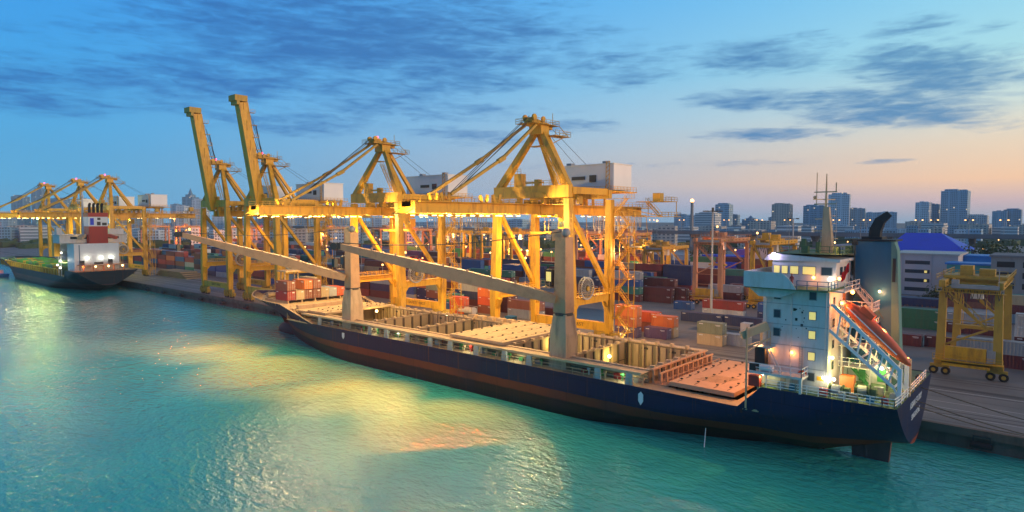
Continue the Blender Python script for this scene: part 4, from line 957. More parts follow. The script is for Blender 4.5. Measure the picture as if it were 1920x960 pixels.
# ================================================================== SECOND SHIP (left)
fx = lambda x: -316 + (x + 14) * .98
fz = lambda z: z * .92 if z < 7 else z * .92
r2 = thing('moored_cargo_ship', 'black hulled cargo ship with red funnel and green lit deck, far left', 'ship', (-385, SY, 0)); OFF2 = Vector((385, -SY, 0))
def p2(name, mb, m, par=None, smooth=False):
    o = mb.build(name, m, par or r2, smooth)
    if par is None: o.location = OFF2
    return o
h2 = p2('hull', loft(fx, fz), 'hull_dark', smooth=True); md = h2.modifiers.new('edge', 'EDGE_SPLIT'); md.split_angle = R(40)
mb = MB(); mb.box(fx(-146), fx(-30), 82.3, 105.7, 5.9, 6.2); p2('main_deck', mb, 'hold_dark')
mb = MB(); mb.add([(fx(v[0]), v[1], v[2] * .92) for v in deck_strip(-29.6, -14.1, 9.9, 8).v], deck_strip(-29.6, -14.1, 9.9, 8).f); p2('aft_deck', mb, 'cream')
mb = MB(); mb.add([(fx(v[0]), v[1], v[2] * .92) for v in deck_strip(-182, -146, 9.3, 12).v], deck_strip(-182, -146, 9.3, 12).f); p2('forecastle_deck', mb, 'yellow_old')
x = -458
while x < -346:
    for sg in (82.6, 104.6):
        mb = MB(); mb.box(x, x + 1.1, sg, sg + .8, 6.2, 8.6); mb.box(x - .3, x + 1.4, sg - .1, sg + 1.0, 8.6, 8.9); p2('side_pillar', mb, 'yellow_old')
    x += 4.6
random.seed(5)
for i in range(18):
    for j in range(5):
        x = -456 + i * 6.3; y = 86 + j * 3.5; mb = MB(); hh = random.uniform(7.2, 8.25); mb.box(x, x + 3.6, y, y + 1.7, 6.2, hh); mb.box(x + .6, x + 1.2, y - .1, y + 2.5, 8.31, 9.6).box(x + 3.2, x + 3.9, y - .1, y + 2.5, 8.31, 9.4).box(x + .4, x + 4.1, y + .9, y + 1.5, 8.7, 9.2); p2('hatch_stool', mb, random.choice(['green_paint', 'green_paint', 'deck_green', 'green_frame', 'yellow_old']))
mb = MB(); mb.box(-336, -326, 84.2, 101.6, 9.0, 21.0); sp_ = p2('accommodation', mb, 'white_clean')
q = MB(); q.box(-325.98, -325.9, 86.0, 86.3, 9.2, 20.5); q.build('drain_pipe', 'blue_funnel', sp_)
mb = MB(); mb.box(-340, -330, 80, 106, 21.2, 24.8); mb.box(-341, -329, 79.4, 106.6, 24.8, 25.0).box(-337, -334, 80, 82.0, 24.8, 28).box(-337, -333, 100, 106, 22, 27.4); w2 = p2('wheelhouse', mb, 'white_paint')
q = MB(); q.box(-329.98, -329.9, 84, 103, 23, 24.1); q.build('window', 'glass', w2)
mb = MB(); mb.box(-333, -326.5, 90.2, 97.6, 20.9, 28.6); f2 = p2('funnel', mb, 'red_paint')
q = MB(); q.box(-333.1, -326.4, 90.1, 97.7, 28.6, 32.8); q.build('funnel_band', 'white_clean', f2)
q = MB(); q.box(-326.35, -326.3, 90.8, 92.2, 29.2, 32.2); q.build('funnel_emblem', 'blue_roof', f2)
q = MB(); q.box(-326.35, -326.3, 93.4, 94.8, 29.0, 30.6).box(-326.35, -326.3, 95.4, 97.2, 29.0, 30.2).box(-326.35, -326.3, 93.6, 94.8, 31.4, 32.4); q.build('funnel_louvre', 'dark_steel', f2)
q = MB(); q.box(-333.2, -326.3, 90.0, 97.8, 32.8, 34.6); q.build('funnel_cap', 'red_paint', f2)
q = MB()
for y in (91.4, 93, 94.6, 96.2): q.tube((-329, y, 34.6), (-329, y, 38.0), .55, 8).tube((-329, y, 38.0), (-328.2, y, 38.6), .55, 8)
q.build('exhaust_pipe', 'black', f2)
mb = MB(); mb.tube((-337, 91, 25), (-337, 91, 44), .7, 8, .3).bar((-337, 88.6, 40), (-337, 93.4, 40), .35).bar((-337, 89.4, 37), (-337, 92.6, 37), .3).sphere((-337, 91, 42), .7); p2('main_mast', mb, 'white_paint')
for sg, y in ((-1, 88.4), (1, 98.2)):
    mb = MB(); mb.bar((-327.5, y, 24.5), (-325.0, y + sg * 2.2, 23.4), 2.0, 1.3); p2('lifeboat', mb, 'boat_orange' if sg > 0 else 'cream')
mb = MB()
for z in (12.2, 15, 17.8): mb.box(-345, -336, 83, 101, z - .15, z).rail([(-345, 83, z), (-336, 83, z)], step=2)
for x in (-345, -341): mb.bar((x, 83, 6.2), (x, 83, 21), .25)
p2('side_gallery', mb, 'white_paint')
mb = MB(); mb.box(-344.5, -343, 81, 83.5, 15, 24).box(-346.5, -344.6, 81, 83.5, 15, 24.2); p2('cargo_post', mb, 'yellow')
mb = MB(); mb.box(-344.4, -342.9, 83.6, 87, 15, 23.6); p2('ventilation_trunk', mb, 'white_paint')
mb = MB(); mb.box(-326, -317.5, 85, 103, 11.6, 11.8)
for y in (85.4, 89, 93, 97, 101): mb.bar((-318, y, 9), (-318, y, 11.6), .5)
mb.rail([(-317.6, 84, 11.8), (-317.6, 103.6, 11.8)], step=2).rail([(-326, 82.6, 9), (-318, 83.4, 9)], step=2).rail([(-317, 84, 9), (-317, 104, 9)], step=2)
p2('poop_gallery', mb, 'orange_paint')
mb = MB(); mb.box(-325.4, -323.8, 86, 87.4, 11.8, 13.6).box(-325.4, -323.8, 91.5, 94.6, 11.8, 12.8).box(-325.4, -324, 97, 98.4, 11.8, 14); p2('deck_box', mb, 'dark_steel')
def l2(p_, w, col, mn, r_=.45, lt=True):
    q = MB(); q.sphere(p_, r_, 8, 5); p2('deck_lamp', q, mn)
    if lt: lamp((p_[0] + .8, p_[1] - .6, p_[2] + .2), w, col, .4)
for y, w in ((89, 900), (94.4, 900), (98.5, 1200)): l2((-325.2, y, 14.6), w * .05, WHT, 'lamp_white', .45)
for y in (85.5, 90, 95, 100.5): l2((-318.4, y, 11.2), 400, ORG, 'lamp_sodium', .35, y in (85.5, 95))
for y, z in ((87, 24), (99, 24.4), (86.5, 19.6), (98.2, 20.2), (101, 19.5)): l2((-328.5, y, z), 200, (1, .8, .35), 'lamp_sodium', .35, z > 24)
for x, y, z in ((-341, 82.6, 13), (-341, 82.6, 10), (-338, 82.4, 16.8), (-345.4, 82.6, 11)): l2((x, y, z), 400, WHT, 'lamp_white', .3, z == 13)
lamp((-372, 92, 22), 7000, (.5, 1, .14), .8); lamp((-405, 92, 24), 7000, (.6, 1, .15), .8); lamp((-440, 92, 24), 8000, (.8, .9, .15), .8)

# ================================================================== CONTAINERS
CC = dict(maroon=(.12, .022, .03), red=(.30, .035, .03), navy=(.02, .035, .12), blue=(.015, .09, .30), teal=(.03, .20, .16), green=(.02, .16, .08), grey=(.36, .39, .42), white=(.62, .62, .60), orange=(.58, .16, .035), brown=(.22, .07, .04), beige=(.50, .38, .22), purple=(.11, .07, .16), olive=(.26, .30, .20), scarlet=(.60, .10, .03), yellow=(.60, .36, .04))
CN = dict(maroon='dark maroon', red='red', navy='navy blue', blue='bright blue', teal='teal', green='green', grey='pale grey', white='white', orange='orange', brown='rust brown', beige='beige', purple='dull purple', olive='olive green', scarlet='bright orange red', yellow='yellow')
cmesh = {}
def cont_mesh(Lc):
    if Lc in cmesh: return cmesh[Lc]
    H, Wd = 2.59, 2.44; mb = MB(); h = Lc / 2; w = Wd / 2
    n = int(Lc / .56); pts = []
    for side in (-1, 1):
        xs = []
        for i in range(n):
            a = -h + .12 + (Lc - .24) * i / n; b = (Lc - .24) / n; xs += [(a, w - .02), (a + b * .3, w - .02), (a + b * .45, w - .07), (a + b * .85, w - .07)]
        xs.append((h - .12, w - .02)); vs = [(x, side * y, z) for x, y in xs for z in (.16, H - .12)]
        mb.add(vs, [(2 * i, 2 * i + 2, 2 * i + 3, 2 * i + 1) if side < 0 else (2 * i, 2 * i + 1, 2 * i + 3, 2 * i + 2) for i in range(len(xs) - 1)])
        mb.box(-h, h, side * w - .06, side * w + .06 if False else side * w - .0, 0, .16) if side > 0 else mb.box(-h, h, -w, -w + .06, 0, .16)
        if side > 0: mb.box(-h, h, w - .06, w, H - .12, H)
        else: mb.box(-h, h, -w, -w + .06, H - .12, H)
    for x in (-h, h - .12):
        for y in (-w, w - .12): mb.box(x, x + .12, y, y + .12, 0, H)
    mb.add([(-h + .05, -w + .05, H - .03), (h - .05, -w + .05, H - .03), (h - .05, w - .05, H - .03), (-h + .05, w - .05, H - .03)], [(0, 1, 2, 3)])
    mb.add([(-h + .05, -w + .05, .1), (-h + .05, w - .05, .1), (-h + .05, w - .05, H - .05), (-h + .05, -w + .05, H - .05)], [(0, 3, 2, 1)])
    mb.add([(h - .06, -w + .05, .1), (h - .06, w - .05, .1), (h - .06, w - .05, H - .05), (h - .06, -w + .05, H - .05)], [(0, 1, 2, 3)])
    me = bpy.data.meshes.new('container_body'); me.from_pydata(mb.v, [], mb.f); me.update(); me.materials.append(M['container'])
    dm = MB(); dm.box(h - .05, h - .01, -w + .13, -.02, .18, H - .14).box(h - .05, h - .01, .02, w - .13, .18, H - .14)
    d_ = bpy.data.meshes.new('container_door'); d_.from_pydata(dm.v, [], dm.f); d_.update(); d_.materials.append(M['container'])
    lm = MB()
    for y in (-.85, -.35, .35, .85): lm.box(h, h + .035, y - .025, y + .025, .1, H - .1).box(h + .001, h + .05, y - .02, y + .22, 1.0, 1.06)
    l_ = bpy.data.meshes.new('lock_rod'); l_.from_pydata(lm.v, [], lm.f); l_.update(); l_.materials.append(M['galv'])
    cmesh[Lc] = (me, d_, l_); return cmesh[Lc]
NC = [0]; pmesh = {}
def plate(Lc):
    if Lc not in pmesh:
        q = MB(); h = Lc / 2
        q.box(h - 1.7, h - .5, -1.235, -1.222, 2.12, 2.24).box(h - 1.5, h - .5, -1.235, -1.222, 1.92, 2.0).box(-h + .5, -h + 1.4, -1.235, -1.222, 2.1, 2.3).box(1.26 if False else h + .002, h + .02, .2, .9, 2.0, 2.3)
        me_ = bpy.data.meshes.new('number_plate'); me_.from_pydata(q.v, [], q.f); me_.update(); me_.materials.append(M['lettering_white']); pmesh[Lc] = me_
    return pmesh[Lc]
def container(x, y, z, col, Lc, label, group, detail=True, rz=0.0):
    me, d_, l_ = cont_mesh(Lc); o = bpy.data.objects.new('shipping_container', me); COL.objects.link(o)
    o.location = (x, y, z); c = CC[col]; j = random.uniform(.85, 1.15); o.color = (min(1, c[0] * j), min(1, c[1] * j), min(1, c[2] * j), 1); o.rotation_euler = (0, 0, rz)
    tag(o, label, 'container', group); NC[0] += 1
    if detail:
        d = bpy.data.objects.new('door', d_); COL.objects.link(d); d.parent = o; d.color = o.color
        k = bpy.data.objects.new('lock_rod', l_); COL.objects.link(k); k.parent = d
        k = bpy.data.objects.new('number_plate', plate(Lc)); COL.objects.link(k); k.parent = o
    return o
TW = {1: [''], 2: ['bottom', 'top'], 3: ['bottom', 'middle', 'top'], 4: ['bottom', 'second', 'third', 'top'], 5: ['bottom', 'second', 'middle', 'fourth', 'top']}
def stack(x, y, cols, Lc, where, group='containers in the yard', z0=QZ, detail=True):
    """x,y = centre of the -Y / +X footprint; cols bottom to top"""
    n_ = len(cols)
    for i, c_ in enumerate(cols):
        t_ = TW[n_][i]; lab = f"{CN[c_]} {'long' if Lc > 8 else 'short'} container, {t_ + ' tier, ' if t_ else ''}{where}"
        container(x + random.uniform(-.06, .06), y + random.uniform(-.05, .05), z0 + i * 2.6, c_, Lc, lab, group, detail)
random.seed(21)
L2, L4 = 6.06, 12.19
# on the blue ship's forecastle
g = 'containers on the ship bow'
BOWC = [(0, ['red', 'brown']), (1, ['beige']), (2, ['brown', 'orange']), (3, ['brown', 'brown']), (4, ['beige']), (5, ['grey']), (6, ['scarlet'])]
NAMESB = ['nearest the water', 'second from the water', 'third from the water', 'fourth from the water', 'fifth from the water', 'sixth from the water', 'nearest the quay']
for k, cols in BOWC: stack(-158.2, 88.9 + k * 2.55 - .0, cols, L2, f'on the ship bow, {NAMESB[k]}', g, 10.0)
container(-164.6, 99.4, 12.6 - 2.6, 'orange', L2, 'orange container behind the beige one on the ship bow', g); container(-164.6, 99.4, 12.6, 'beige', L2, 'beige lit container raised behind the row on the ship bow', g)
mb = MB()
for y in (88, 92, 96, 100, 104): mb.box(-167.4, -155.2, y - .15, y + .15, 9.3, 9.98)
pt('container_seat', mb, 'cream')
# yard, close blocks (x centre, y centre)
stack(-81.2, 136.6, ['purple', 'orange', 'orange'], L2, 'just right of the nearest crane stairs')
stack(-74.8, 139.6, ['purple'], L2, 'lying right of the tall orange stack')
stack(-74.4, 142.4, ['beige', 'orange'], L2, 'behind the single purple container')
stack(-81.0, 146.2, ['brown', 'scarlet'], L2, 'behind the tall orange stack')
stack(-61.4, 140.4, ['beige', 'olive'], L2, 'beside the foot of the tall lamp mast')
stack(-56.8, 143.4, ['grey'], L2, 'just right of the olive container')
stack(-47.0, 140.6, ['beige', 'beige'], L2, 'directly left of the white ship tower')
stack(-76.8, 169.5, ['navy'], L4, 'in front of the red container near the lamp mast')
stack(-64.6, 170.0, ['navy'], L4, 'between the red container and the ship bridge')
stack(-75.6, 181.0, ['white', 'red'], L4, 'behind the navy container near the lamp mast')
stack(-63.5, 184.0, ['navy', 'blue'], L2, 'right of the red and white stack')
stack(-93.5, 225.0, ['maroon', 'grey'], L4, 'behind the tall lamp mast')
stack(-88.0, 231.0, ['maroon', 'maroon'], L4, 'behind the long grey container by the mast')
stack(-84.0, 244.0, ['white', 'grey'], L4, 'left of the yellow yard gantry legs')
stack(-108.2, 201.0, ['maroon', 'maroon'], L4, 'left of the pinkish yard gantry')
stack(-104.4, 204.4, ['maroon', 'maroon'], L4, 'second row left of the pinkish gantry')
stack(-110.4, 207.6, ['maroon', 'maroon', 'maroon'], L4, 'rearmost left of the pinkish gantry')
stack(-118.4, 197.6, ['maroon', 'teal', 'blue', 'grey'], L4, 'right of the nearest crane stair tower')
stack(-116.0, 211.0, ['maroon', 'navy', 'green'], L4, 'behind the blue and teal stack')
stack(-98.8, 214.0, ['red'], L2, 'under the pinkish yard gantry')
stack(-106.6, 221.0, ['maroon'], L2, 'left under the pinkish yard gantry')
stack(-92.5, 190.0, ['blue'], L2, 'small and low by the lamp mast foot')
stack(-132, 193.0, ['maroon', 'maroon', 'navy'], L4, 'seen behind the nearest cable reel')
stack(-131.5, 186, ['maroon'], L4, 'low, in front of the reel side stack')
stack(-118.5, 150.4, ['maroon'], L4, 'below the cable reel of the nearest crane')
stack(-119, 142.6, ['grey', 'brown'], L4, 'behind the two left legs of the nearest crane')
stack(-134.4, 142.6, ['brown', 'scarlet', 'orange'], L2, 'between the two lowered boom cranes')
stack(-140.6, 136.6, ['scarlet', 'scarlet'], L2, 'right of the second crane stair tower')
stack(-134.0, 148, ['maroon', 'maroon', 'white'], L4, 'behind the orange stack between cranes')
stack(-147.5, 150, ['maroon', 'navy', 'grey'], L4, 'seen through the second crane legs')
stack(-160, 144, ['navy', 'brown', 'olive'], L2, 'left inside the second crane portal')
stack(-153.4, 144, ['brown', 'brown'], L2, 'middle inside the second crane portal')
stack(-147.2, 141, ['blue', 'teal'], L2, 'right inside the second crane portal')
stack(-168.5, 147, ['navy', 'navy', 'orange'], L2, 'left of the second crane portal')
stack(-177.0, 196.8, ['maroon', 'maroon', 'teal'], L4, 'showing green top between crane legs')
stack(-189.6, 196.8, ['maroon', 'navy', 'teal'], L4, 'next left of the green topped one')
# right-hand yard
stack(-30.6, 169.6, ['maroon'], L4, 'right of the funnel foot')
stack(-18.0, 171.2, ['maroon'], L4, 'behind the big right gantry near leg')
stack(-30.2, 198, ['green', 'green'], L4, 'with green sheets right of the funnel')
stack(-17.2, 197, ['maroon', 'grey'], L4, 'behind the big right gantry')
stack(-28.4, 150.4, ['maroon'], L2, 'small behind the blue stern railing')
stack(-10.5, 156.5, ['maroon', 'grey'], L4, 'inside the big right gantry')
stack(3.0, 154, ['red', 'maroon', 'teal'], L4, 'at the right picture edge')
stack(-2.5, 182, ['maroon', 'white', 'white'], L4, 'behind the right picture edge gantry')
stack(12, 168, ['maroon', 'grey'], L4, 'cut by the right picture edge')
# fill of the yard: near blocks one by one
random.seed(8); PAL = ['maroon'] * 7 + ['red'] * 3 + ['navy'] * 4 + ['blue'] * 3 + ['teal'] * 2 + ['green', 'grey', 'grey', 'white', 'brown', 'brown', 'orange', 'beige']
cells = []
def block(x0, x1, y0, rows, hi, lo=1, where='', pitch=12.9):
    for r_i in range(rows):
        x = x0
        while x < x1:
            n_ = random.randint(lo, hi); cells.append((x, y0 + r_i * 2.65, n_, where, r_i)); x += pitch
block(-345, -268, 146, 2, 4, 3, 'left of raised booms')
block(-268, -172, 146, 3, 3, 2, 'behind raised booms')
block(-420, -300, 172, 4, 4, 2, 'farther behind left quay')
block(-300, -200, 176, 4, 4, 2, 'farther behind raised booms')
block(-500, -360, 205, 4, 4, 2, 'beyond the left ship')
block(-360, -200, 208, 4, 4, 2, 'far beyond raised booms')
block(-195, -125, 222, 4, 3, 1, 'between nearest crane legs')
block(-560, -240, 245, 3, 4, 2, 'far left block')
block(-235, -120, 250, 3, 3, 1, 'far middle block')
block(-620, -150, 285, 3, 4, 2, 'farthest block')
block(-470, -350, 150, 3, 4, 3, 'left quay yard')
block(-520, -420, 190, 3, 4, 2, 'farther left quay yard')
block(-118, -62, 262, 3, 3, 2, 'behind the pinkish gantry')
block(-260, -150, 168, 3, 3, 1, 'behind second crane')
block(-196, -110, 238, 2, 4, 2, 'mid yard')
block(-60, 40, 225, 2, 3, 2, 'right yard')
block(-330, -90, 300, 4, 4, 2, 'farthest middle')
cells2 = []
for (x, y, n_, where, r_i) in cells:
    cols = [random.choice(PAL) for _ in range(n_)]; cells2.append((x, y, cols, where, r_i))
# the ones that show largest stay single things
vis = []
for ci, (x, y, cols, where, r_i) in enumerate(cells2):
    for i, c_ in enumerate(cols):
        dist = math.hypot(x, y); show = (i == len(cols) - 1) or r_i == 0
        vis.append((dist + (0 if show else 900), ci, i))
vis.sort(); keep = set((ci, i) for _, ci, i in vis[:300 - NC[0] - 6]); ORD = {}
far = {}
for ci, (x, y, cols, where, r_i) in enumerate(cells2):
    k = ORD.setdefault((where, r_i), [0]); k[0] += 1
    for i, c_ in enumerate(cols):
        if (ci, i) in keep:
            tn = TW[len(cols)][i]; rown = ['front', 'second', 'third', 'rear'][r_i]
            ords = ['first', 'second', 'third', 'fourth', 'fifth', 'sixth', 'seventh', 'eighth', 'ninth', 'tenth', 'eleventh', 'twelfth']
            od = ords[min(k[0] - 1, 11)]
            container(x, y, QZ + i * 2.6, c_, L4, f"{CN[c_]} container, {tn or 'ground'} tier, {od} stack from left, {rown} row, {where}", 'containers in the yard', False)
        else: far.setdefault(c_, []).append((x, y, QZ + i * 2.6))
# beyond those: one mass of more containers
me0 = cont_mesh(L4)[0]; mb = MB(); cols_idx = []; keys = list(far)
for ki, c_ in enumerate(keys):
    for (x, y, z) in far[c_]:
        n0 = len(mb.f); mb.box(x - 6.05, x + 6.05, y - 1.2, y + 1.2, z, z + 2.58); cols_idx += [ki] * (len(mb.f) - n0)
if mb.v:
    for k_ in keys: mat('stack_' + k_, CC[k_], .6, dirt=.4, scale=.4)
    o = mb.build('container_rows', None)
    for k_ in keys: o.data.materials.append(M['stack_' + k_])
    o.data.polygons.foreach_set('material_index', cols_idx)
    tag(o, 'more container rows, red and blue, stacked far behind in the yard', 'containers', kind='stuff')

# ================================================================== YARD GANTRIES
def rtg(name_label, x, y, m='yellow', span=23.0, h=18.0, wb=9.0, rz=0.0, full=True):
    r = thing('yard_gantry', name_label, 'gantry crane', (x, y, QZ), 'yard gantries between the container rows', rz)
    b = wb / 2
    for yy in (0, span):
        for sx in (-1, 1):
            mb = MB(); mb.bar((sx * b, yy, 2.2), (sx * b * .96, yy, h), 1.4, 1.4, 1.15, 1.1, up=(0, 1, 0)); mb.build('leg', m, r)
            if full:
                mb = MB()
                for k in (-1, 1): mb.tube((sx * b + k * .95, yy - .35, .75), (sx * b + k * .95, yy + .35, .75), .75, 14)
                w = mb.build('wheel', 'rubber', r)
                q = MB()
                for k in (-1, 1): q.tube((sx * b + k * .95, yy - .37, .75), (sx * b + k * .95, yy + .37, .75), .36, 10)
                q.build('hub', m, w)
                q = MB(); q.box(sx * b - 1.5, sx * b + 1.5, yy - .3, yy + .3, 1.3, 1.9); q.build('bogie_frame', m, r)
        MB().box(-b - .9, b + .9, yy - .4, yy + .4, 1.9, 2.9).build('sill_beam', m, r); MB().box(-b, b, yy - .35, yy + .35, h - .2, h + .7).build('end_beam', m, r)
        if full:
            mb = MB(); mb.bar((-b + .6, yy, h - .6), (b - 1.6, yy, h - 6.6), .42).bar((b - 1.6, yy, h - 6.6), (-b + .6, yy, h - 10.0), .35).rail([(-b - .9, yy - 1.3, h), (b + .9, yy - 1.3, h)], step=1.2).box(-b - .9, b + .9, yy - 1.35, yy - .4, h - .1, h); mb.stairs((b - 1.8, yy - .9, h - 6.4), (-b + 1.2, yy - .9, h - .1), n=12); mb.build('brace', m, r)
    for sx in (-1, 1):
        mb = MB(); mb.box(sx * b - .45, sx * b + .45, -1.2, span + 1.2, h + .7, h + 2.0); g_ = mb.build('girder', m, r)
        q = MB(); q.rail([(sx * (b + .9), -1.2, h + 2.0), (sx * (b + .9), span + 1.2, h + 2.0)], step=2.0); q.build('walkway', m, g_)
    mb = MB(); ty = span * .35; mb.box(-b - .6, b + .6, ty - 2.5, ty + 2.5, h + 2.05, h + 2.6).box(-2.4, -.4, ty - 1.4, ty + 1.4, h + 2.6, h + 4.4).box(.6, 3, ty - 1.8, ty + .4, h + 2.6, h + 3.9).rail([(-b - .6, ty - 2.5, h + 2.6), (b + .6, ty - 2.5, h + 2.6)], step=1.3)
    tr = mb.build('trolley', m, r)
    q = MB(); q.box(-1, 1, ty + 2.8, ty + 4.6, h - 2.2, h + .4); q.build('operator_cab', 'white_paint', tr)
    q = MB(); q.box(-3, 3, ty - .8, ty + .8, h - 7.6, h - 7.0)
    for a_ in (-1.8, 1.8): q.tube((a_, ty, h - 7), (a_, ty, h + 2), .06, 4)
    q.build('spreader', 'yellow_old', tr)
    if full:
        mb = MB()
        for k in range(7):
            y = span * (k + .5) / 7
            for sx in (-1, 1): mb.box(sx * b - .7, sx * b + .7, y - .5, y + .5, h + 1.2, h + 1.5)
            mb.bar((-b, y, h + 1.3), (b, y + 1.2, h + 1.3), .16)
        mb.build('girder_bracing', 'yellow_old', tr)
        mb = MB()
        for k in range(9):
            a_ = -b + .4 + k * (2 * b - .8) / 8; mb.path([(a_, -1.0, h + .6 - .1 * (k % 3)), (a_ + .3, -1.1, h - 1.2 - .5 * (k % 4)), (a_ + .7, -1.0, h + .5)], .06, 5)
        mb.build('cable_loop', 'dark_steel', tr)
        mb = MB(); mb.tube((b - .2, -1.3, h + 1.3), (b - .2, -1.3, h + 4.5), .06, 5).box(-b + 1.5, b - .1, -1.4, -.5, h + .72, h + 1.4).box(-b + 1.5, -b + 2.6, -1.4, -.5, h + 1.3, h + 2.2)
        for z_ in (7, 10.4): MB().bar((-b + .6, -.6, z_), (b - .5, -.6, z_), .14).build('tie_bar', m, r)
        mb.build('equipment_frame', 'grey_steel', tr)
        mb = MB(); mb.box(-b + .9, b - 1.6, -1.5, -.45, 3.3, 5.6); e = mb.build('engine_house', 'yellow', r)
        q = MB(); q.box(b - 1.5, b - .3, -1.5, -.45, 3.3, 5.4); q.build('control_cabinet', 'grey_steel', e)
        q = MB(); q.box(-b - .9, b + .9, -2.1, -.4, 2.95, 3.1).rail([(-b - .9, -2.1, 3.1), (b + .9, -2.1, 3.1)], step=1.3).box(-b + .5, b - 1, -1.7, -.45, 2.0, 2.5); q.build('engine_platform', 'yellow', e)
    return r
g1 = rtg('big yellow yard gantry on rubber tyres right of the blue stern', -13.2, 141.5, 'yellow_old', 22, 15.6, 8.6)
g2 = rtg('pinkish orange yard gantry under the elevated road, beside the tall mast', -91.5, 205, 'orange_paint', 23, 20.5, 9.0)
g3 = rtg('yellow yard gantry right behind the ship bridge wing', -74.0, 206, 'yellow', 23, 20.0, 6.0)
index_children()
for lab, x, y, src in (('yellow yard gantry cut by the right picture edge', 3.0, 165, g1), ('old yellow gantry nearest left of the pinkish gantry', -131, 240, g1), ('old yellow gantry second left of the pinkish gantry', -146, 252, g1),
        ('orange gantry just right of the nearest crane stairs', -162, 262, g2), ('orange gantry behind the nearest crane portal legs', -196, 270, g2), ('lit yellow gantry left of the nearest crane left leg', -232, 262, g3), ('lit yellow gantry in the gap between two lowered booms', -262, 270, g3),
        ('lit yellow gantry right behind the second crane stairs', -286, 262, g3), ('orange gantry seen between the second crane legs', -340, 276, g2), ('orange gantry left of the forward ship crane tower', -372, 280, g2),
        ('orange gantry behind the raised boom legs', -455, 290, g2), ('small orange gantry left of the raised booms', -560, 262, g2), ('orange gantry directly above the left ship hatches', -640, 250, g2), ('orange gantry at the left picture edge behind the ship', -700, 240, g2)):
    dup(src, (x, y, QZ), lab)
for x, y, w, c_ in ((-232, 262, 22000, SOD), (-286, 262, 22000, SOD), (-196, 268, 20000, ORG), (-340, 270, 22000, ORG), (-91, 205, 1500, (1, .4, .2)), (-108, 232, 6000, ORG), (-640, 246, 60000, ORG), (-560, 258, 26000, SOD), (-455, 280, 15000, SOD), (-140, 240, 7000, SOD)):
    lamp((x, y + 8, QZ + 17), w, c_, .6)
# straddle / reach truck bits near the quay
def truck(x, y, col, lab, rz=0):
    r = thing('yard_truck', lab, 'truck', (x, y, QZ), 'trucks in the yard', rz)
    MB().box(-1.2, 1.1, -1.2, 1.2, .9, 3.0).build('cab', col, r); MB().box(-10.5, -1.4, -1.1, 1.1, 1.0, 1.3).build('trailer', 'dark_steel', r)
    mb = MB()
    for x_ in (-9.5, -8.2, -.2):
        for y_ in (-1.1, .8): mb.tube((x_, y_, .5), (x_, y_ + .3, .5), .5, 10)
    mb.build('wheels', 'rubber', r); MB().box(1.1, 1.14, -1, 1, 1.9, 2.8).build('windscreen', 'glass', r)
truck(-36, 160, 'red_paint', 'red cab yard truck on the apron right of the funnel'); truck(-60, 158, 'white_paint', 'white cab yard truck left of the ship tower'); truck(-112, 128, 'blue_funnel', 'blue cab truck under the nearest crane'); truck(-180, 128, 'orange_box', 'orange cab truck near the bow under the cranes')
# stacked hatch covers on the quay by the left ship
for i in range(4):
    mb = MB(); mb.box(-358 + i * 1.5, -320 - i * 2.5, 128.5, 138 - i * .4, QZ + i * .8, QZ + i * .8 + .62); o = mb.build('hatch_panel', 'wood'); tag(o, ['lowest', 'second', 'third', 'topmost'][i] + ' buff hatch panel in the pile on the left quay', 'hatch panel', 'hatch panels piled on the quay')
# tank container
mb = MB(); mb.tube((-3, 0, 1.3), (3, 0, 1.3), 1.1, 18); o = thing('tank_container', 'white cylindrical tank container between the orange stacks', 'tank', (-137.0, 136.4, QZ)); mb.build('tank', 'white_paint', o)
mb = MB()
for x in (-3.05, 3.05):
    for y in (-1.2, 1.2): mb.bar((x, y, 0), (x, y, 2.6), .14)
    mb.bar((x, -1.2, 2.55), (x, 1.2, 2.55), .12).bar((x, -1.2, .1), (x, 1.2, .1), .12)
for y in (-1.2, 1.2): mb.bar((-3, y, .1), (3, y, .1), .12).bar((-3, y, 2.55), (3, y, 2.55), .12)
mb.build('frame', 'grey_steel', o)

# ================================================================== MASTS AND LAMPS
def light_mast(p_, top, lab, ring=True, w=0, lit='lamp_sodium', col=SOD):
    r = thing('light_mast', lab, 'light mast', (p_[0], p_[1], QZ), 'tall light masts in the port'); h = top - QZ
    MB().tube((0, 0, 0), (0, 0, h), .38, 10, .2).build('pole', 'galv', r)
    q = MB()
    if ring:
        for i in range(10):
            a = 2 * math.pi * i / 10; q.bar((0, 0, h), (2.3 * math.cos(a), 2.3 * math.sin(a), h), .08).box(2.3 * math.cos(a) - .35, 2.3 * math.cos(a) + .35, 2.3 * math.sin(a) - .35, 2.3 * math.sin(a) + .35, h - .15, h + .15)
        q.tube((0, 0, h - .2), (0, 0, h + 1.0), .35, 8)
    else: q.bar((-1.6, 0, h), (1.6, 0, h), .15).box(-1.9, -1.0, -.3, .3, h - .2, h + .2).box(1.0, 1.9, -.3, .3, h - .2, h + .2)
    q.build('lamp_head', lit if w else 'dark_steel', r)
    if w: lamp((p_[0], p_[1], top - 1.2), w, col, .8)
    return r
light_mast(P(1333, 604, Z=QZ), P(1333, 396, Y=P(1333, 604, Z=QZ).y).z, 'tall unlit light mast with a ring head, beside the navy containers')
b_ = P(1484, 560, Z=QZ); light_mast(b_, P(1484, 410, Y=b_.y).z, 'unlit light mast just left of the ship mast', False)
b_ = P(283, 500, Z=QZ); light_mast(b_, P(283, 402, Y=b_.y).z, 'slim pale mast right of the left lattice crane leg', False)
b_ = P(43, 478, d=470); gm_ = light_mast((b_.x, 128, 0), P(40, 416, X=b_.x * 1.0).z if False else 33, 'mast with a glaring green white lamp above the left ship bow', True, 0)
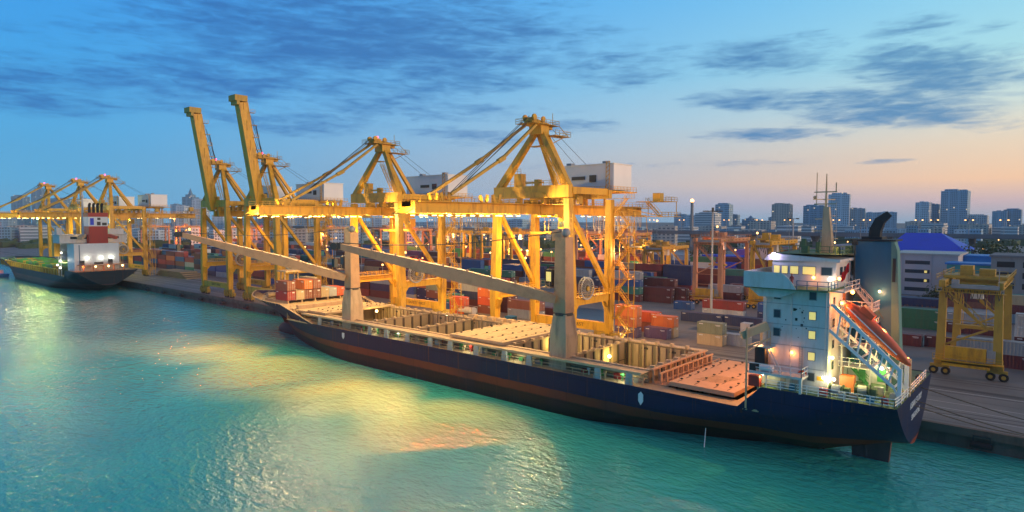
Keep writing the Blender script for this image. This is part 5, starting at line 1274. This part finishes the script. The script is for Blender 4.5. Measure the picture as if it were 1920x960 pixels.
q = MB(); q.sphere((0, 0, 30.4), 1.5, 12, 8); q.build('flood_lamp', 'lamp_green', gm_); lamp((b_.x, 127, 32.6), 30000, (.55, 1, .25), 1.0)
b_ = P(328, 470, Z=QZ); light_mast(b_, P(328, 410, Y=b_.y).z, 'lit mast with an orange lamp beside the forward jib tip', False, 12000, 'lamp_orange', ORG)
for i, (px, py, top, lab) in enumerate(((1240, 530, 498, 'low lit lamp pole behind the maroon stacks'), (1190, 520, 494, 'low lit lamp pole left of the maroon stacks'), (956, 500, 466, 'lit lamp pole between the nearest crane left legs'), (905, 490, 440, 'lit lamp pole left of the nearest crane'), (992, 505, 470, 'lit lamp pole inside the nearest crane'))):
    b_ = P(px, py, Z=QZ); light_mast(b_, max(P(px, top, Y=b_.y).z, 8), lab, False, 5000, 'lamp_sodium')
# quay side small lights
for px, py, w in ((1158, 630, 1500), (838, 592, 1500), (205, 498, 5000)):
    p_ = P(px, py, Z=5.2); q = MB(); q.tube((0, 0, 0), (0, 0, 2.2), .08, 6); r = thing('work_light', ['small white work light at the foot of the crane stairs', 'small work light beside the orange pair of containers', 'bright white work light on the quay by the left ship'][[1158, 838, 205].index(px)], 'work light', (p_.x, p_.y, QZ)); q.build('stand', 'dark_steel', r)
    q = MB(); q.sphere((0, 0, 2.4), .3 if w < 4000 else .5); q.build('bulb', 'lamp_white', r); lamp((p_.x, p_.y - .5, 5.4), w, WHT, .3)
# warm light on the orange container stacks and the apron
lamp((-76, 128, 24), 9000, (1, .42, .12), .6); lamp((-58, 126, 26), 5000, (1, .5, .2), .6); lamp((-138, 128, 22), 9000, (1, .35, .06), .6)

# ================================================================== ELEVATED ROAD
r = thing('elevated_highway', 'long grey elevated highway on columns crossing behind the port', 'flyover', (-80, 424, QZ))
mb = MB(); y0 = 0
mb.box(-700, 500, -6, 10, 18.6, 19.6).box(-700, 500, -6.3, -6.0, 19.0, 20.8).box(-700, 500, 10, 10.3, 19.0, 20.8); mb.build('road_deck', 'bridge_concrete', r)
for k in range(-17, 13):
    mb = MB(); x = k * 40.0; mb.bar((x, 2, 0), (x, 2, 15.5), 2.6, 2.6); mb.prism([(-5, 18.6), (9, 18.6), (4, 15.3), (0, 15.3)], 'x', x - 1.2, x + 1.2); mb.build('column', 'bridge_concrete', r)
r = thing('lower_ramp', 'lower ramp road under the elevated highway', 'flyover', (-80, 400, QZ)); mb = MB(); mb.box(-120, 500, -4, 4, 9.0, 9.9).box(-120, 500, -4.2, -4, 9.2, 10.8); mb.build('road_deck', 'bridge_concrete', r)
for k in range(-2, 12): MB().bar((k * 42 + 10, 0, 0), (k * 42 + 10, 0, 9), 1.8, 1.8).build('column', 'bridge_concrete', r)
s0 = thing('street_lamp', 'twin orange street lamp standing on the elevated highway', 'street lamp', (0, 426, QZ + 19.6), 'street lamps on the elevated highway')
MB().tube((0, 0, 0), (0, 0, 9), .14, 6).bar((-1.6, 0, 9), (1.6, 0, 9), .12).build('pole', 'galv', s0); MB().sphere((-1.7, 0, 8.9), .42, 8, 5, .6).sphere((1.7, 0, 8.9), .42, 8, 5, .6).build('lamp_bulb', 'lamp_street', s0)
index_children(); first = True
for px in (1160, 1222, 1278, 1362, 1424, 1476, 1568, 1625, 1723, 1752, 1817, 1883, 1035, 880, 808, 1130):
    x = P(px, 420, Y=426).x
    if first: s0.location.x = x; first = False
    else: dup(s0, (x, 426, QZ + 19.6), s0['label'])
# red / orange lights under the flyover
for px, py in ((1345, 425), (1420, 437), (1360, 445), (1232, 414), (1365, 500), (1845, 466)):
    p_ = P(px, py, Y=398); o = thing('road_lamp', None, 'road lamp'); bpy.data.objects.remove(o)
    q = MB().tube((0, 0, 0), (0, 0, max(1, p_.z - QZ)), .15, 6); o = thing('road_lamp', 'single orange road lamp near the elevated highway', 'road lamp', (p_.x, 398, QZ), 'single road lamps below the highway'); q.build('pole', 'galv', o); MB().sphere((0, 0, max(1, p_.z - QZ)), .7).build('lamp_bulb', 'lamp_street', o)

# ================================================================== MIDDLE GROUND BUILDINGS
def bldg_box(name, lab, cat, p0, p1, depth, top_py, body, roof=None, Y=None, roof_t=.6):
    """rectangle between two pixels on a plane Y, extruded away"""
    a = P(p0, 500, Y=Y).x; b = P(p1, 500, Y=Y).x; z = P((p0 + p1) / 2, top_py, Y=Y).z
    r = thing(name, lab, cat, ((a + b) / 2, Y, QZ)); w = (b - a) / 2; h = max(z - QZ, 2)
    MB().box(-w, w, 0, depth, 0, h).build('walls', body, r)
    if roof: MB().box(-w - .5, w + .5, -.5, depth + .5, h, h + roof_t).build('roof', roof, r)
    return r, w, h
r, w, h = bldg_box('office_block', 'pale four storey office block with dark window strips behind the funnel', 'building', 1672, 1796, 26, 478, 'office', 'galv', Y=285)
for i in range(4):
    z = h - 3.6 - i * 3.4
    f_ = MB().box(-w + 4.5, w * .18, -.08, 0, z, z + 1.35).build('window', 'glass', r)
    MB().box(w * .02, w * .10, -.12, -.085, z + .2, z + 1.1).build('pane', 'window_lit' if i in (1, 2) else 'glass', f_)
MB().box(w * .22, w * .24, -.3, .0, 0, h).box(-w + 3.2, -w + 3.6, -.3, 0, 0, h).build('pilaster', 'office', r)
# blue gabled hall
Yh = 345; a = P(1655, 470, Y=Yh).x; b = P(1812, 470, Y=Yh).x; ze = P(1730, 470, Y=Yh).z; zr = P(1730, 437, Y=Yh + 14).z; w = (b - a) / 2
r = thing('blue_roof_hall', 'large hall with a deep blue gabled roof behind the funnel', 'hall', ((a + b) / 2, Yh, QZ)); he = ze - QZ; hr = zr - QZ
MB().box(-w + 2, w - 2, 1, 38, 0, he).build('walls', 'teal_roof', r)
mb = MB(); mb.add([(-w, -1, he), (w, -1, he), (w - 12, 20, hr), (-w + 6, 20, hr), (-w, 40, he), (w, 40, he)], [(0, 1, 2, 3), (3, 2, 5, 4), (1, 5, 2)]); mb.add([(-w, -1, he - .3), (w, -1, he - .3), (w, 40, he - .3), (-w, 40, he - .3)], [(0, 1, 2, 3)]); mb.build('roof', 'blue_roof', r)
mb = MB(); mb.add([(-w + .1, 0, he), (-w + .1, 39, he), (-w + 5.9, 20, hr - .3)], [(0, 1, 2)]); mb.build('gable', 'teal_roof', r)
MB().box(-w * .3, w - 4, .9, .98, he - 2.6, he - 1.2).build('window', 'glass', r)
MB().add([(-w - 1, -5, he - 3), (-w * .45, -5, he - 3), (-w * .45 - 3, 0, he), (-w + 3, 0, he)], [(0, 1, 2, 3)]).box(-w, -w * .5, -4, 1, 0, he - 3.1).build('porch_roof', 'blue_roof', r)
bldg_box('blue_awning_shed', 'low shed with bright blue sheet roof right of the office block', 'shed', 1782, 1868, 14, 482, 'blue_awning', 'blue_awning', Y=300)
bldg_box('blue_awning_shed', 'second low blue sheet roof shed nearer the office block', 'shed', 1775, 1862, 10, 497, 'teal_roof', 'blue_awning', Y=270)
r, w, h = bldg_box('concrete_building', 'grey unfinished concrete building at the right picture edge', 'building', 1858, 1960, 20, 483, 'concrete', 'bridge_concrete', Y=255)
for i in range(3): MB().box(-w + 1.5, -w + 6, -.06, 0, h - 3.2 - i * 3.4, h - 1.4 - i * 3.4).box(-w + 8, -w + 13, -.06, 0, h - 3.2 - i * 3.4, h - 1.4 - i * 3.4).build('opening', 'black', r)
r, w, h = bldg_box('striped_block', 'pinkish block with balcony strips and purple side behind the yellow gantry', 'building', 1380, 1396, 20, 468, 'purple', None, Y=330)
r, w, h = bldg_box('pink_block', 'pink grey flats with open balconies beside the purple wall', 'building', 1398, 1412, 20, 468, 'pink_wall', None, Y=326)
for i in range(6): MB().box(-w + .5, w - .5, -.06, 0, h - 3 - i * 3.3, h - 1.4 - i * 3.3).build('balcony_opening', 'black', r)
bldg_box('blue_fence_shed', 'long blue sheet shed with white top light', 'shed', 1318, 1384, 12, 481, 'blue_roof', 'blue_roof', Y=318)
bldg_box('blue_fence_shed', 'lower long blue sheet shed nearer the gantry', 'shed', 1312, 1380, 8, 492, 'blue_roof', None, Y=300)
bldg_box('long_white_wall', 'long white sided shed behind green containers right of funnel', 'shed', 1694, 1775, 6, 583, 'white_roof', 'dark_steel', Y=212, roof_t=.3)
bldg_box('white_shed', 'white sided shed seen through the big right gantry', 'shed', 1778, 1890, 10, 590, 'white_roof', 'galv', Y=215)
for i, (a, b, top, Yb, bd_, rf, lab) in enumerate(((160, 215, 452, 420, 'white_roof', 'white_roof', 'white roofed warehouse behind the left ship funnel'), (222, 318, 442, 430, 'office', 'white_roof', 'wide pale warehouse roof right of the left crane'),
        (205, 258, 432, 500, 'teal_roof', 'teal_roof', 'teal roofed shed in the far left yard'), (330, 366, 440, 460, 'rust_roof', 'rust_roof', 'rust roofed warehouse behind the forward jib tip'), (370, 420, 446, 440, 'white_roof', 'teal_roof', 'teal roofed warehouse behind the raised boom'),
        (436, 500, 450, 420, 'teal_roof', 'teal_roof', 'bright teal warehouse between the raised booms'), (500, 560, 446, 430, 'white_roof', 'white_roof', 'white warehouse right of the raised booms'), (690, 760, 446, 470, 'white_roof', 'white_roof', 'white warehouse behind the second crane'),
        (560, 640, 452, 400, 'rust_roof', 'white_roof', 'pale roofed shed left of forward ship crane'), (1150, 1230, 470, 420, 'rust_roof', 'rust_roof', 'rust coloured shed under the elevated road left'), (1210, 1300, 478, 380, 'white_roof', 'white_roof', 'white shed under the elevated road'),
        (1430, 1560, 470, 380, 'rust_roof', 'rust_roof', 'brown roofed sheds behind the ship bridge'), (1560, 1640, 462, 400, 'office', 'office', 'pale low building behind the ship mast'), (1000, 1080, 470, 400, 'rust_roof', 'orange_paint', 'orange lit shed inside the nearest crane'), (820, 935, 476, 330, 'rust_roof', 'orange_paint', 'long orange lit shed between the lowered boom cranes'),
        (640, 740, 474, 330, 'rust_roof', 'rust_roof', 'long maroon shed roof behind the forward ship crane'), (60, 150, 440, 520, 'office', 'white_roof', 'pale sheds behind the left ship bow'))):
    bldg_box('warehouse', lab, 'warehouse', a, b, 30, top, bd_, rf, Y=Yb)

# ================================================================== SKYLINE
def tower(px0, px1, top, dist, m, lab, crown=None, depth=22):
    pc = P((px0 + px1) / 2, 412, d=dist); k = dist / F_PX; w = (px1 - px0) * k / 2; dpt = min(depth, w * 1.4)
    z = P((px0 + px1) / 2, top, d=dist).z; h = z - QZ; ang = math.atan2(pc.y, pc.x) - math.pi / 2
    r = thing('city_tower', lab, 'high rise', (pc.x, pc.y, QZ), 'buildings on the city skyline', round(ang / .3) * .3 * .6)
    b = MB(); rz_ = r.rotation_euler[2]
    b.box(-w, w, -dpt, dpt, 0, h * .96); b.build('body', m, r)
    q = MB()
    if crown == 'step': q.box(-w * .7, w * .7, -dpt * .7, dpt * .7, h * .96, h)
    elif crown == 'slab': q.box(-w * .8, w * .2, -dpt * .6, dpt * .6, h * .96, h * 1.0).box(w * .35, w * .85, -dpt * .5, dpt * .5, h * .96, h * .985)
    elif crown == 'spire': q.box(-w * .6, w * .6, -dpt * .6, dpt * .6, h * .96, h * 1.03).bar((0, 0, h * 1.03), (0, 0, h * 1.2), w * .7, w * .7, .5, .5)
    else: q.box(-w * .5, w * .1, -dpt * .4, dpt * .4, h * .96, h * .99).box(w * .3, w * .6, -dpt * .4, dpt * .4, h * .96, h * .98)
    q.build('rooftop', m, r)
    return r
TWS = [(1770, 1811, 355, 1150, 'tower_blue', 'tallest broad blue grey tower at right, with crown openings', 'slab'), (1720, 1742, 377, 1150, 'tower_pale', 'pale slender tower left half of a twin at right', None), (1741, 1761, 381, 1200, 'tower_dark', 'darker right half of the twin towers', None),
 (1812, 1848, 402, 1150, 'tower_pale', 'medium pale block right of the tallest tower', 'step'), (1864, 1886, 394, 1100, 'tower_blue', 'left wing of the wide block near the right edge', None), (1886, 1912, 391, 1100, 'tower_dark', 'right wing of the wide block near the right edge', 'step'),
 (1556, 1591, 362, 1150, 'tower_pale', 'tall pale tower right of the ship mast', 'step'), (1510, 1546, 384, 1200, 'tower_blue', 'blue tower directly left of the ship mast', 'slab'), (1590, 1620, 389, 1150, 'tower_dark', 'dark middle tower between mast and funnel', None),
 (1620, 1648, 397, 1250, 'tower_pale', 'pale block just left of the exhaust pipe', None), (1648, 1679, 396, 1150, 'tower_blue', 'pale block right behind the exhaust pipe', None), (1451, 1482, 381, 1200, 'tower_cream', 'pale twin slab tower left of the ship tower', 'slab'), (1442, 1452, 406, 1300, 'tower_blue', 'narrow low tower beside the pale twin slab', None),
 (1410, 1449, 413, 900, 'tower_cream', 'low white apartment slab left of the ship', None), (1395, 1420, 410, 1250, 'tower_dark', 'dark unfinished tower with a site crane', 'spire'), (1345, 1370, 381, 1150, 'tower_blue', 'tall dark blue tower behind the tall mast', 'step'), (1369, 1385, 401, 1180, 'tower_dark', 'lower wing right of the dark blue tower', None),
 (1310, 1346, 398, 1000, 'tower_white', 'white striped office tower behind the tall mast', 'step'), (1266, 1288, 400, 1150, 'tower_blue', 'grey block left of the red lit chimney', None), (1287, 1308, 402, 1100, 'tower_pale', 'pale block behind the red lit chimney', None),
 (1700, 1728, 414, 1000, 'tower_cream', 'low cream offices left of the twin towers', None), (1735, 1770, 417, 900, 'tower_white', 'long low building below the twin towers', None), (1806, 1852, 419, 850, 'tower_cream', 'low white house group right of the tallest tower', None), (1490, 1530, 421, 900, 'tower_white', 'low white roof building left of ship mast', None),
 (1120, 1150, 412, 1150, 'tower_dark', 'dark block behind the nearest crane rear', None), (1012, 1040, 414, 1000, 'tower_blue', 'blue grey block between the nearest crane legs', None), (955, 988, 410, 1000, 'tower_blue', 'blue block seen just left of the nearest crane', None), (985, 1003, 418, 1100, 'tower_cream', 'cream low block inside the nearest crane', None), (896, 940, 417, 900, 'tower_cream', 'yellowish lit block left of the nearest crane leg', None),
 (790, 840, 415, 1100, 'tower_blue', 'grey block behind the second crane', None), (700, 722, 408, 1200, 'tower_pale', 'pale tower right of the second crane left leg', None), (724, 742, 420, 1100, 'tower_white', 'white low block by the second crane', None), (620, 660, 410, 1200, 'tower_blue', 'blue grey tower left of the second crane', None), (662, 690, 414, 1150, 'tower_dark', 'dark block near forward ship crane head', None),
 (596, 618, 400, 1300, 'tower_pale', 'pale tower beneath the second boom', None), (562, 588, 408, 1250, 'tower_blue', 'blue tower under the second boom tip', None), (520, 548, 402, 1300, 'tower_pale', 'pale tower right of the raised booms', 'step'), (486, 512, 404, 1350, 'tower_blue', 'blue tower between the raised booms', None), (432, 460, 408, 1300, 'tower_dark', 'dark tower between the raised boom legs', None), (404, 424, 402, 1350, 'tower_pale', 'pale tower right of the left raised boom', None),
 (367, 387, 373, 1350, 'tower_pale', 'pale rounded tower left of the raised booms', 'step'), (349, 368, 367, 1450, 'tower_dark', 'dark topped tower left of the raised booms', 'spire'), (336, 351, 384, 1300, 'tower_pale', 'pale tower pair far left of raised booms', None), (325, 338, 381, 1350, 'tower_blue', 'slim blue tower far left of raised booms', None),
 (31, 50, 366, 1500, 'tower_dark', 'dark stepped tower at the far left', 'step'), (68, 86, 356, 1600, 'tower_dark', 'dark pointed tower at the far left', 'spire'), (84, 97, 372, 1500, 'tower_pale', 'pale tower next to the dark pointed one', None), (101, 129, 370, 1450, 'tower_dark', 'broad dark block behind the left crane boom', None), (0, 22, 398, 1400, 'tower_blue', 'low block at the left picture edge', None), (232, 262, 392, 1400, 'tower_blue', 'block behind the left crane legs', None), (282, 300, 404, 1300, 'tower_pale', 'low pale block right of the left cranes', None), (150, 176, 398, 1400, 'tower_pale', 'low pale block between the left crane peaks', None)]
for t_ in TWS: tower(t_[0], t_[1], t_[2], t_[3], t_[4], t_[5], t_[6])
# low city fabric
random.seed(14); K = 0
for i in range(88):
    px = -20 + i * 22.4 + random.uniform(-6, 6); dist = random.uniform(620, 1050); w = random.uniform(18, 42); top = random.uniform(421, 431)
    tower(px, px + w, top, dist, random.choice(['tower_pale', 'tower_cream', 'tower_blue', 'tower_dark', 'tower_white']), 'low city building lining the horizon behind the port', None, 14)
# red-lit chimney
b_ = P(1355, 430, Y=440); r = thing('brick_chimney', 'slim mast with a red orange glow above the elevated road', 'chimney', (P(1297, 430, Y=520).x, 520, QZ)); MB().tube((0, 0, 0), (0, 0, 44), 1.6, 10, 1.2).build('shaft', 'concrete', r); MB().sphere((0, 0, 45), 1.6).build('beacon', 'lamp_orange', r)
b_ = P(1357, 425, Y=415); 
# distant low haze of trees and rooftops
mb = MB(); random.seed(4)
for i in range(2600):
    px = random.uniform(-60, 1980); dist = random.uniform(640, 1500); p_ = P(px, 412, d=dist); s_ = random.uniform(4, 10); z = random.uniform(2.5, 7)
    a = random.uniform(0, 3.1); mb.bar((p_.x - s_ * math.cos(a), p_.y - s_ * math.sin(a), QZ + z * .4), (p_.x + s_ * math.cos(a), p_.y + s_ * math.sin(a), QZ + z * .6), s_ * .7, z)
tag(mb.build('treeline', 'leaf'), 'dark belt of far trees between the port and the city', 'trees', kind='stuff')

# ================================================================== TREES
def tree(lab, x, y, s, m='leaf', seed=1, n_=900):
    rr_ = random.Random(seed); r = thing('tree', lab, 'tree', (x, y, QZ)); tk = MB(); tk.tube((0, 0, 0), (.2, 0, s * .4), s * .05, 8, s * .03); cl_ = []
    for k in range(9):
        a = rr_.uniform(0, 6.28); e = Vector((math.cos(a) * s * rr_.uniform(.15, .42), math.sin(a) * s * rr_.uniform(.15, .42), s * rr_.uniform(.5, .92))); tk.tube((.2, 0, s * rr_.uniform(.25, .4)), e, s * .02, 5, s * .008); cl_.append((e, s * rr_.uniform(.16, .28)))
    tk.build('trunk', 'trunk', r); mb = MB()
    for k in range(n_):
        c, q = rr_.choice(cl_); d_ = Vector((rr_.gauss(0, 1), rr_.gauss(0, 1), rr_.gauss(0, .8))); d_ = d_.normalized() * q * rr_.uniform(.55, 1.08); p_ = c + d_
        u = Vector((rr_.gauss(0, 1), rr_.gauss(0, 1), rr_.gauss(0, .6))).normalized() * s * rr_.uniform(.015, .035); v = u.cross(Vector((rr_.gauss(0, 1), rr_.gauss(0, 1), rr_.gauss(0, 1)))).normalized() * u.length
        mb.add([p_ - u, p_ + v, p_ + u, p_ - v], [(0, 1, 2, 3)])
    mb.build('crown', m, r); return r
TR = [(1722, 566, 235, 'big dark tree against the office block wall'), (1742, 560, 232, 'dark round tree in the middle of the office grove'), (1762, 540, 238, 'tallest dark tree next to the big gantry'), (1706, 580, 228, 'small tree at the left end of the office grove'), (1782, 534, 240, 'dark tree behind the big gantry near leg'), (1732, 552, 240, 'dark tree behind the office grove front row'),
 (1845, 464, 350, 'dark tree right of the blue hall'), (1872, 456, 350, 'widest dark tree right of the blue hall'), (1900, 464, 355, 'dark tree near the right edge behind the sheds'), (1320, 452, 340, 'tall green tree behind the pinkish gantry'), (1338, 466, 335, 'green tree right of the tall mast'), (1350, 506, 290, 'bush before the blue shed'), (1376, 504, 288, 'second bush before the blue shed'),
 (1330, 508, 288, 'small bush by the pinkish gantry leg'), (1020, 455, 330, 'dark tree inside the nearest crane legs'), (1000, 452, 335, 'dark tree left inside the nearest crane'), (620, 440, 380, 'dark tree beside the forward ship crane'), (560, 444, 390, 'dark tree right of the raised booms'), (1650, 470, 330, 'tree peeping left of the funnel'), (1160, 462, 360, 'tree behind the nearest crane stairs')]
for i, (px, top, Y, lab) in enumerate(TR):
    p_ = P(px, top, Y=Y); tree(lab, p_.x, Y, max(p_.z - QZ, 3.0), 'leaf' if i % 3 else 'leaf_olive', i + 3)
# small lamps over the yard
random.seed(31); y0_ = thing('yard_lamp', 'small orange lamp on a thin pole in the far yard', 'yard lamp', (-200, 260, QZ), 'small lamps across the far yard'); MB().tube((0, 0, 0), (0, 0, 12), .1, 5).build('pole', 'galv', y0_); MB().sphere((0, 0, 12.2), .42, 8, 5).build('lamp_bulb', 'lamp_street', y0_)
index_children()
for i in range(104):
    px = random.choice([random.uniform(0, 360), random.uniform(560, 1180), random.uniform(560, 1180), random.uniform(1180, 1900)]); dist = random.uniform(230, 560); p_ = P(px, 412, d=dist)
    if p_.y < 150: continue
    c_ = dup(y0_, (p_.x, p_.y, QZ + random.uniform(-4, 3)), 'small orange lamp on a thin pole in the far yard')
    c_.location.z = QZ
    sc_ = random.uniform(.7, 1.25); c_.scale = (1, 1, sc_)
mb = MB(); random.seed(2)
for i in range(1500):
    px = random.uniform(1660, 1800); p_ = P(px, 590, Y=random.uniform(214, 226)); a = random.uniform(0, 6.3); s_ = random.uniform(.3, .8); mb.bar((p_.x, p_.y, QZ), (p_.x + s_ * math.cos(a), p_.y + s_ * math.sin(a), QZ + random.uniform(1, 3.4)), .25, .02)
tag(mb.build('reeds', mat('reeds', (.28, .10, .05), .9, dirt=.4)), 'rusty red brush strip behind the green containers', 'brush', kind='stuff')

# ================================================================== PEOPLE
def person(lab, x, y, z, m1, rz=0.0, arm=.3):
    r = thing('person', lab, 'person', (x, y, z), None, rz); V = [(0, 0, .95), (0, 0, 1.2), (0, 0, 1.42), (0, 0, 1.55), (.0, 0, 1.68), (.09, 0, .9), (.11, .03, .5), (.12, 0, .08), (.12, -.12, .03), (-.09, 0, .9), (-.11, .02, .5), (-.12, .05, .08), (-.12, -.08, .03), (.19, 0, 1.4), (.26, -.05, 1.15), (.2, -arm, 1.05), (-.19, 0, 1.4), (-.27, 0, 1.15), (-.22, -arm, 1.1)]
    E_ = [(0, 1), (1, 2), (2, 3), (3, 4), (0, 5), (5, 6), (6, 7), (7, 8), (0, 9), (9, 10), (10, 11), (11, 12), (2, 13), (13, 14), (14, 15), (2, 16), (16, 17), (17, 18)]
    RD = [.15, .15, .16, .06, .1, .1, .075, .05, .05, .1, .075, .05, .05, .07, .05, .04, .07, .05, .04]
    me = bpy.data.meshes.new('body'); me.from_pydata(V, E_, []); me.update(); o = bpy.data.objects.new('body', me); COL.objects.link(o); o.parent = r; me.materials.append(M[m1])
    sk = o.modifiers.new('skin', 'SKIN')
    for i, rd in enumerate(RD): me.skin_vertices[0].data[i].radius = (rd, rd * .8)
    me.skin_vertices[0].data[0].use_root = True; o.modifiers.new('sub', 'SUBSURF').levels = 1; o.modifiers['sub'].render_levels = 1
    MB().sphere((0, 0, 1.72), .115, 10, 8, 1.2).build('head', 'skin', r, smooth=True); MB().sphere((0, .01, 1.79), .125, 10, 6, .8).build('helmet', 'lettering_white' if m1 != 'coverall_red' else 'coverall_red', r, smooth=True)
    return r
person('person in red coveralls leaning at the ship bridge wing', -26.0, 82.9, 22.95, 'coverall_red', .3)
person('person in dark clothes on the green aft deck near the stair', -16.6, 90.4, 10.0, 'coverall_dark', -.8, .2)
# small blue boat at the far left
q = MB(); q.prism([(-7, 0.2), (6, -.2), (8, 2.0), (-7, 1.8)], 'y', -2.2, 2.2); r = thing('blue_boat', 'small bright blue boat at the left edge by the far bow', 'boat', (P(2, 520, Y=80).x, 80, 0)); q.build('hull', 'blue_awning', r); MB().box(-5, -1, -1.4, 1.4, 1.8, 3.6).build('cabin', 'white_paint', r)
# ================================================================== HAZE
XH = (-1750, 320, -300, 1700)
mb = MB(); mb.box(XH[0], XH[1], XH[2], XH[3], -4, 190); hz = mb.build('haze', None)
hm = bpy.data.materials.new('haze'); hm.use_nodes = True; t = hm.node_tree; t.nodes.remove(t.nodes['Principled BSDF']); v = t.nodes.new('ShaderNodeVolumePrincipled')
v.inputs['Color'].default_value = (.74, .89, 1, 1); v.inputs['Density'].default_value = .00012; v.inputs['Anisotropy'].default_value = .2; t.links.new(v.outputs[0], t.nodes['Material Output'].inputs['Volume'])
hz.data.materials.append(hm); tag(hz, kind='stuff')
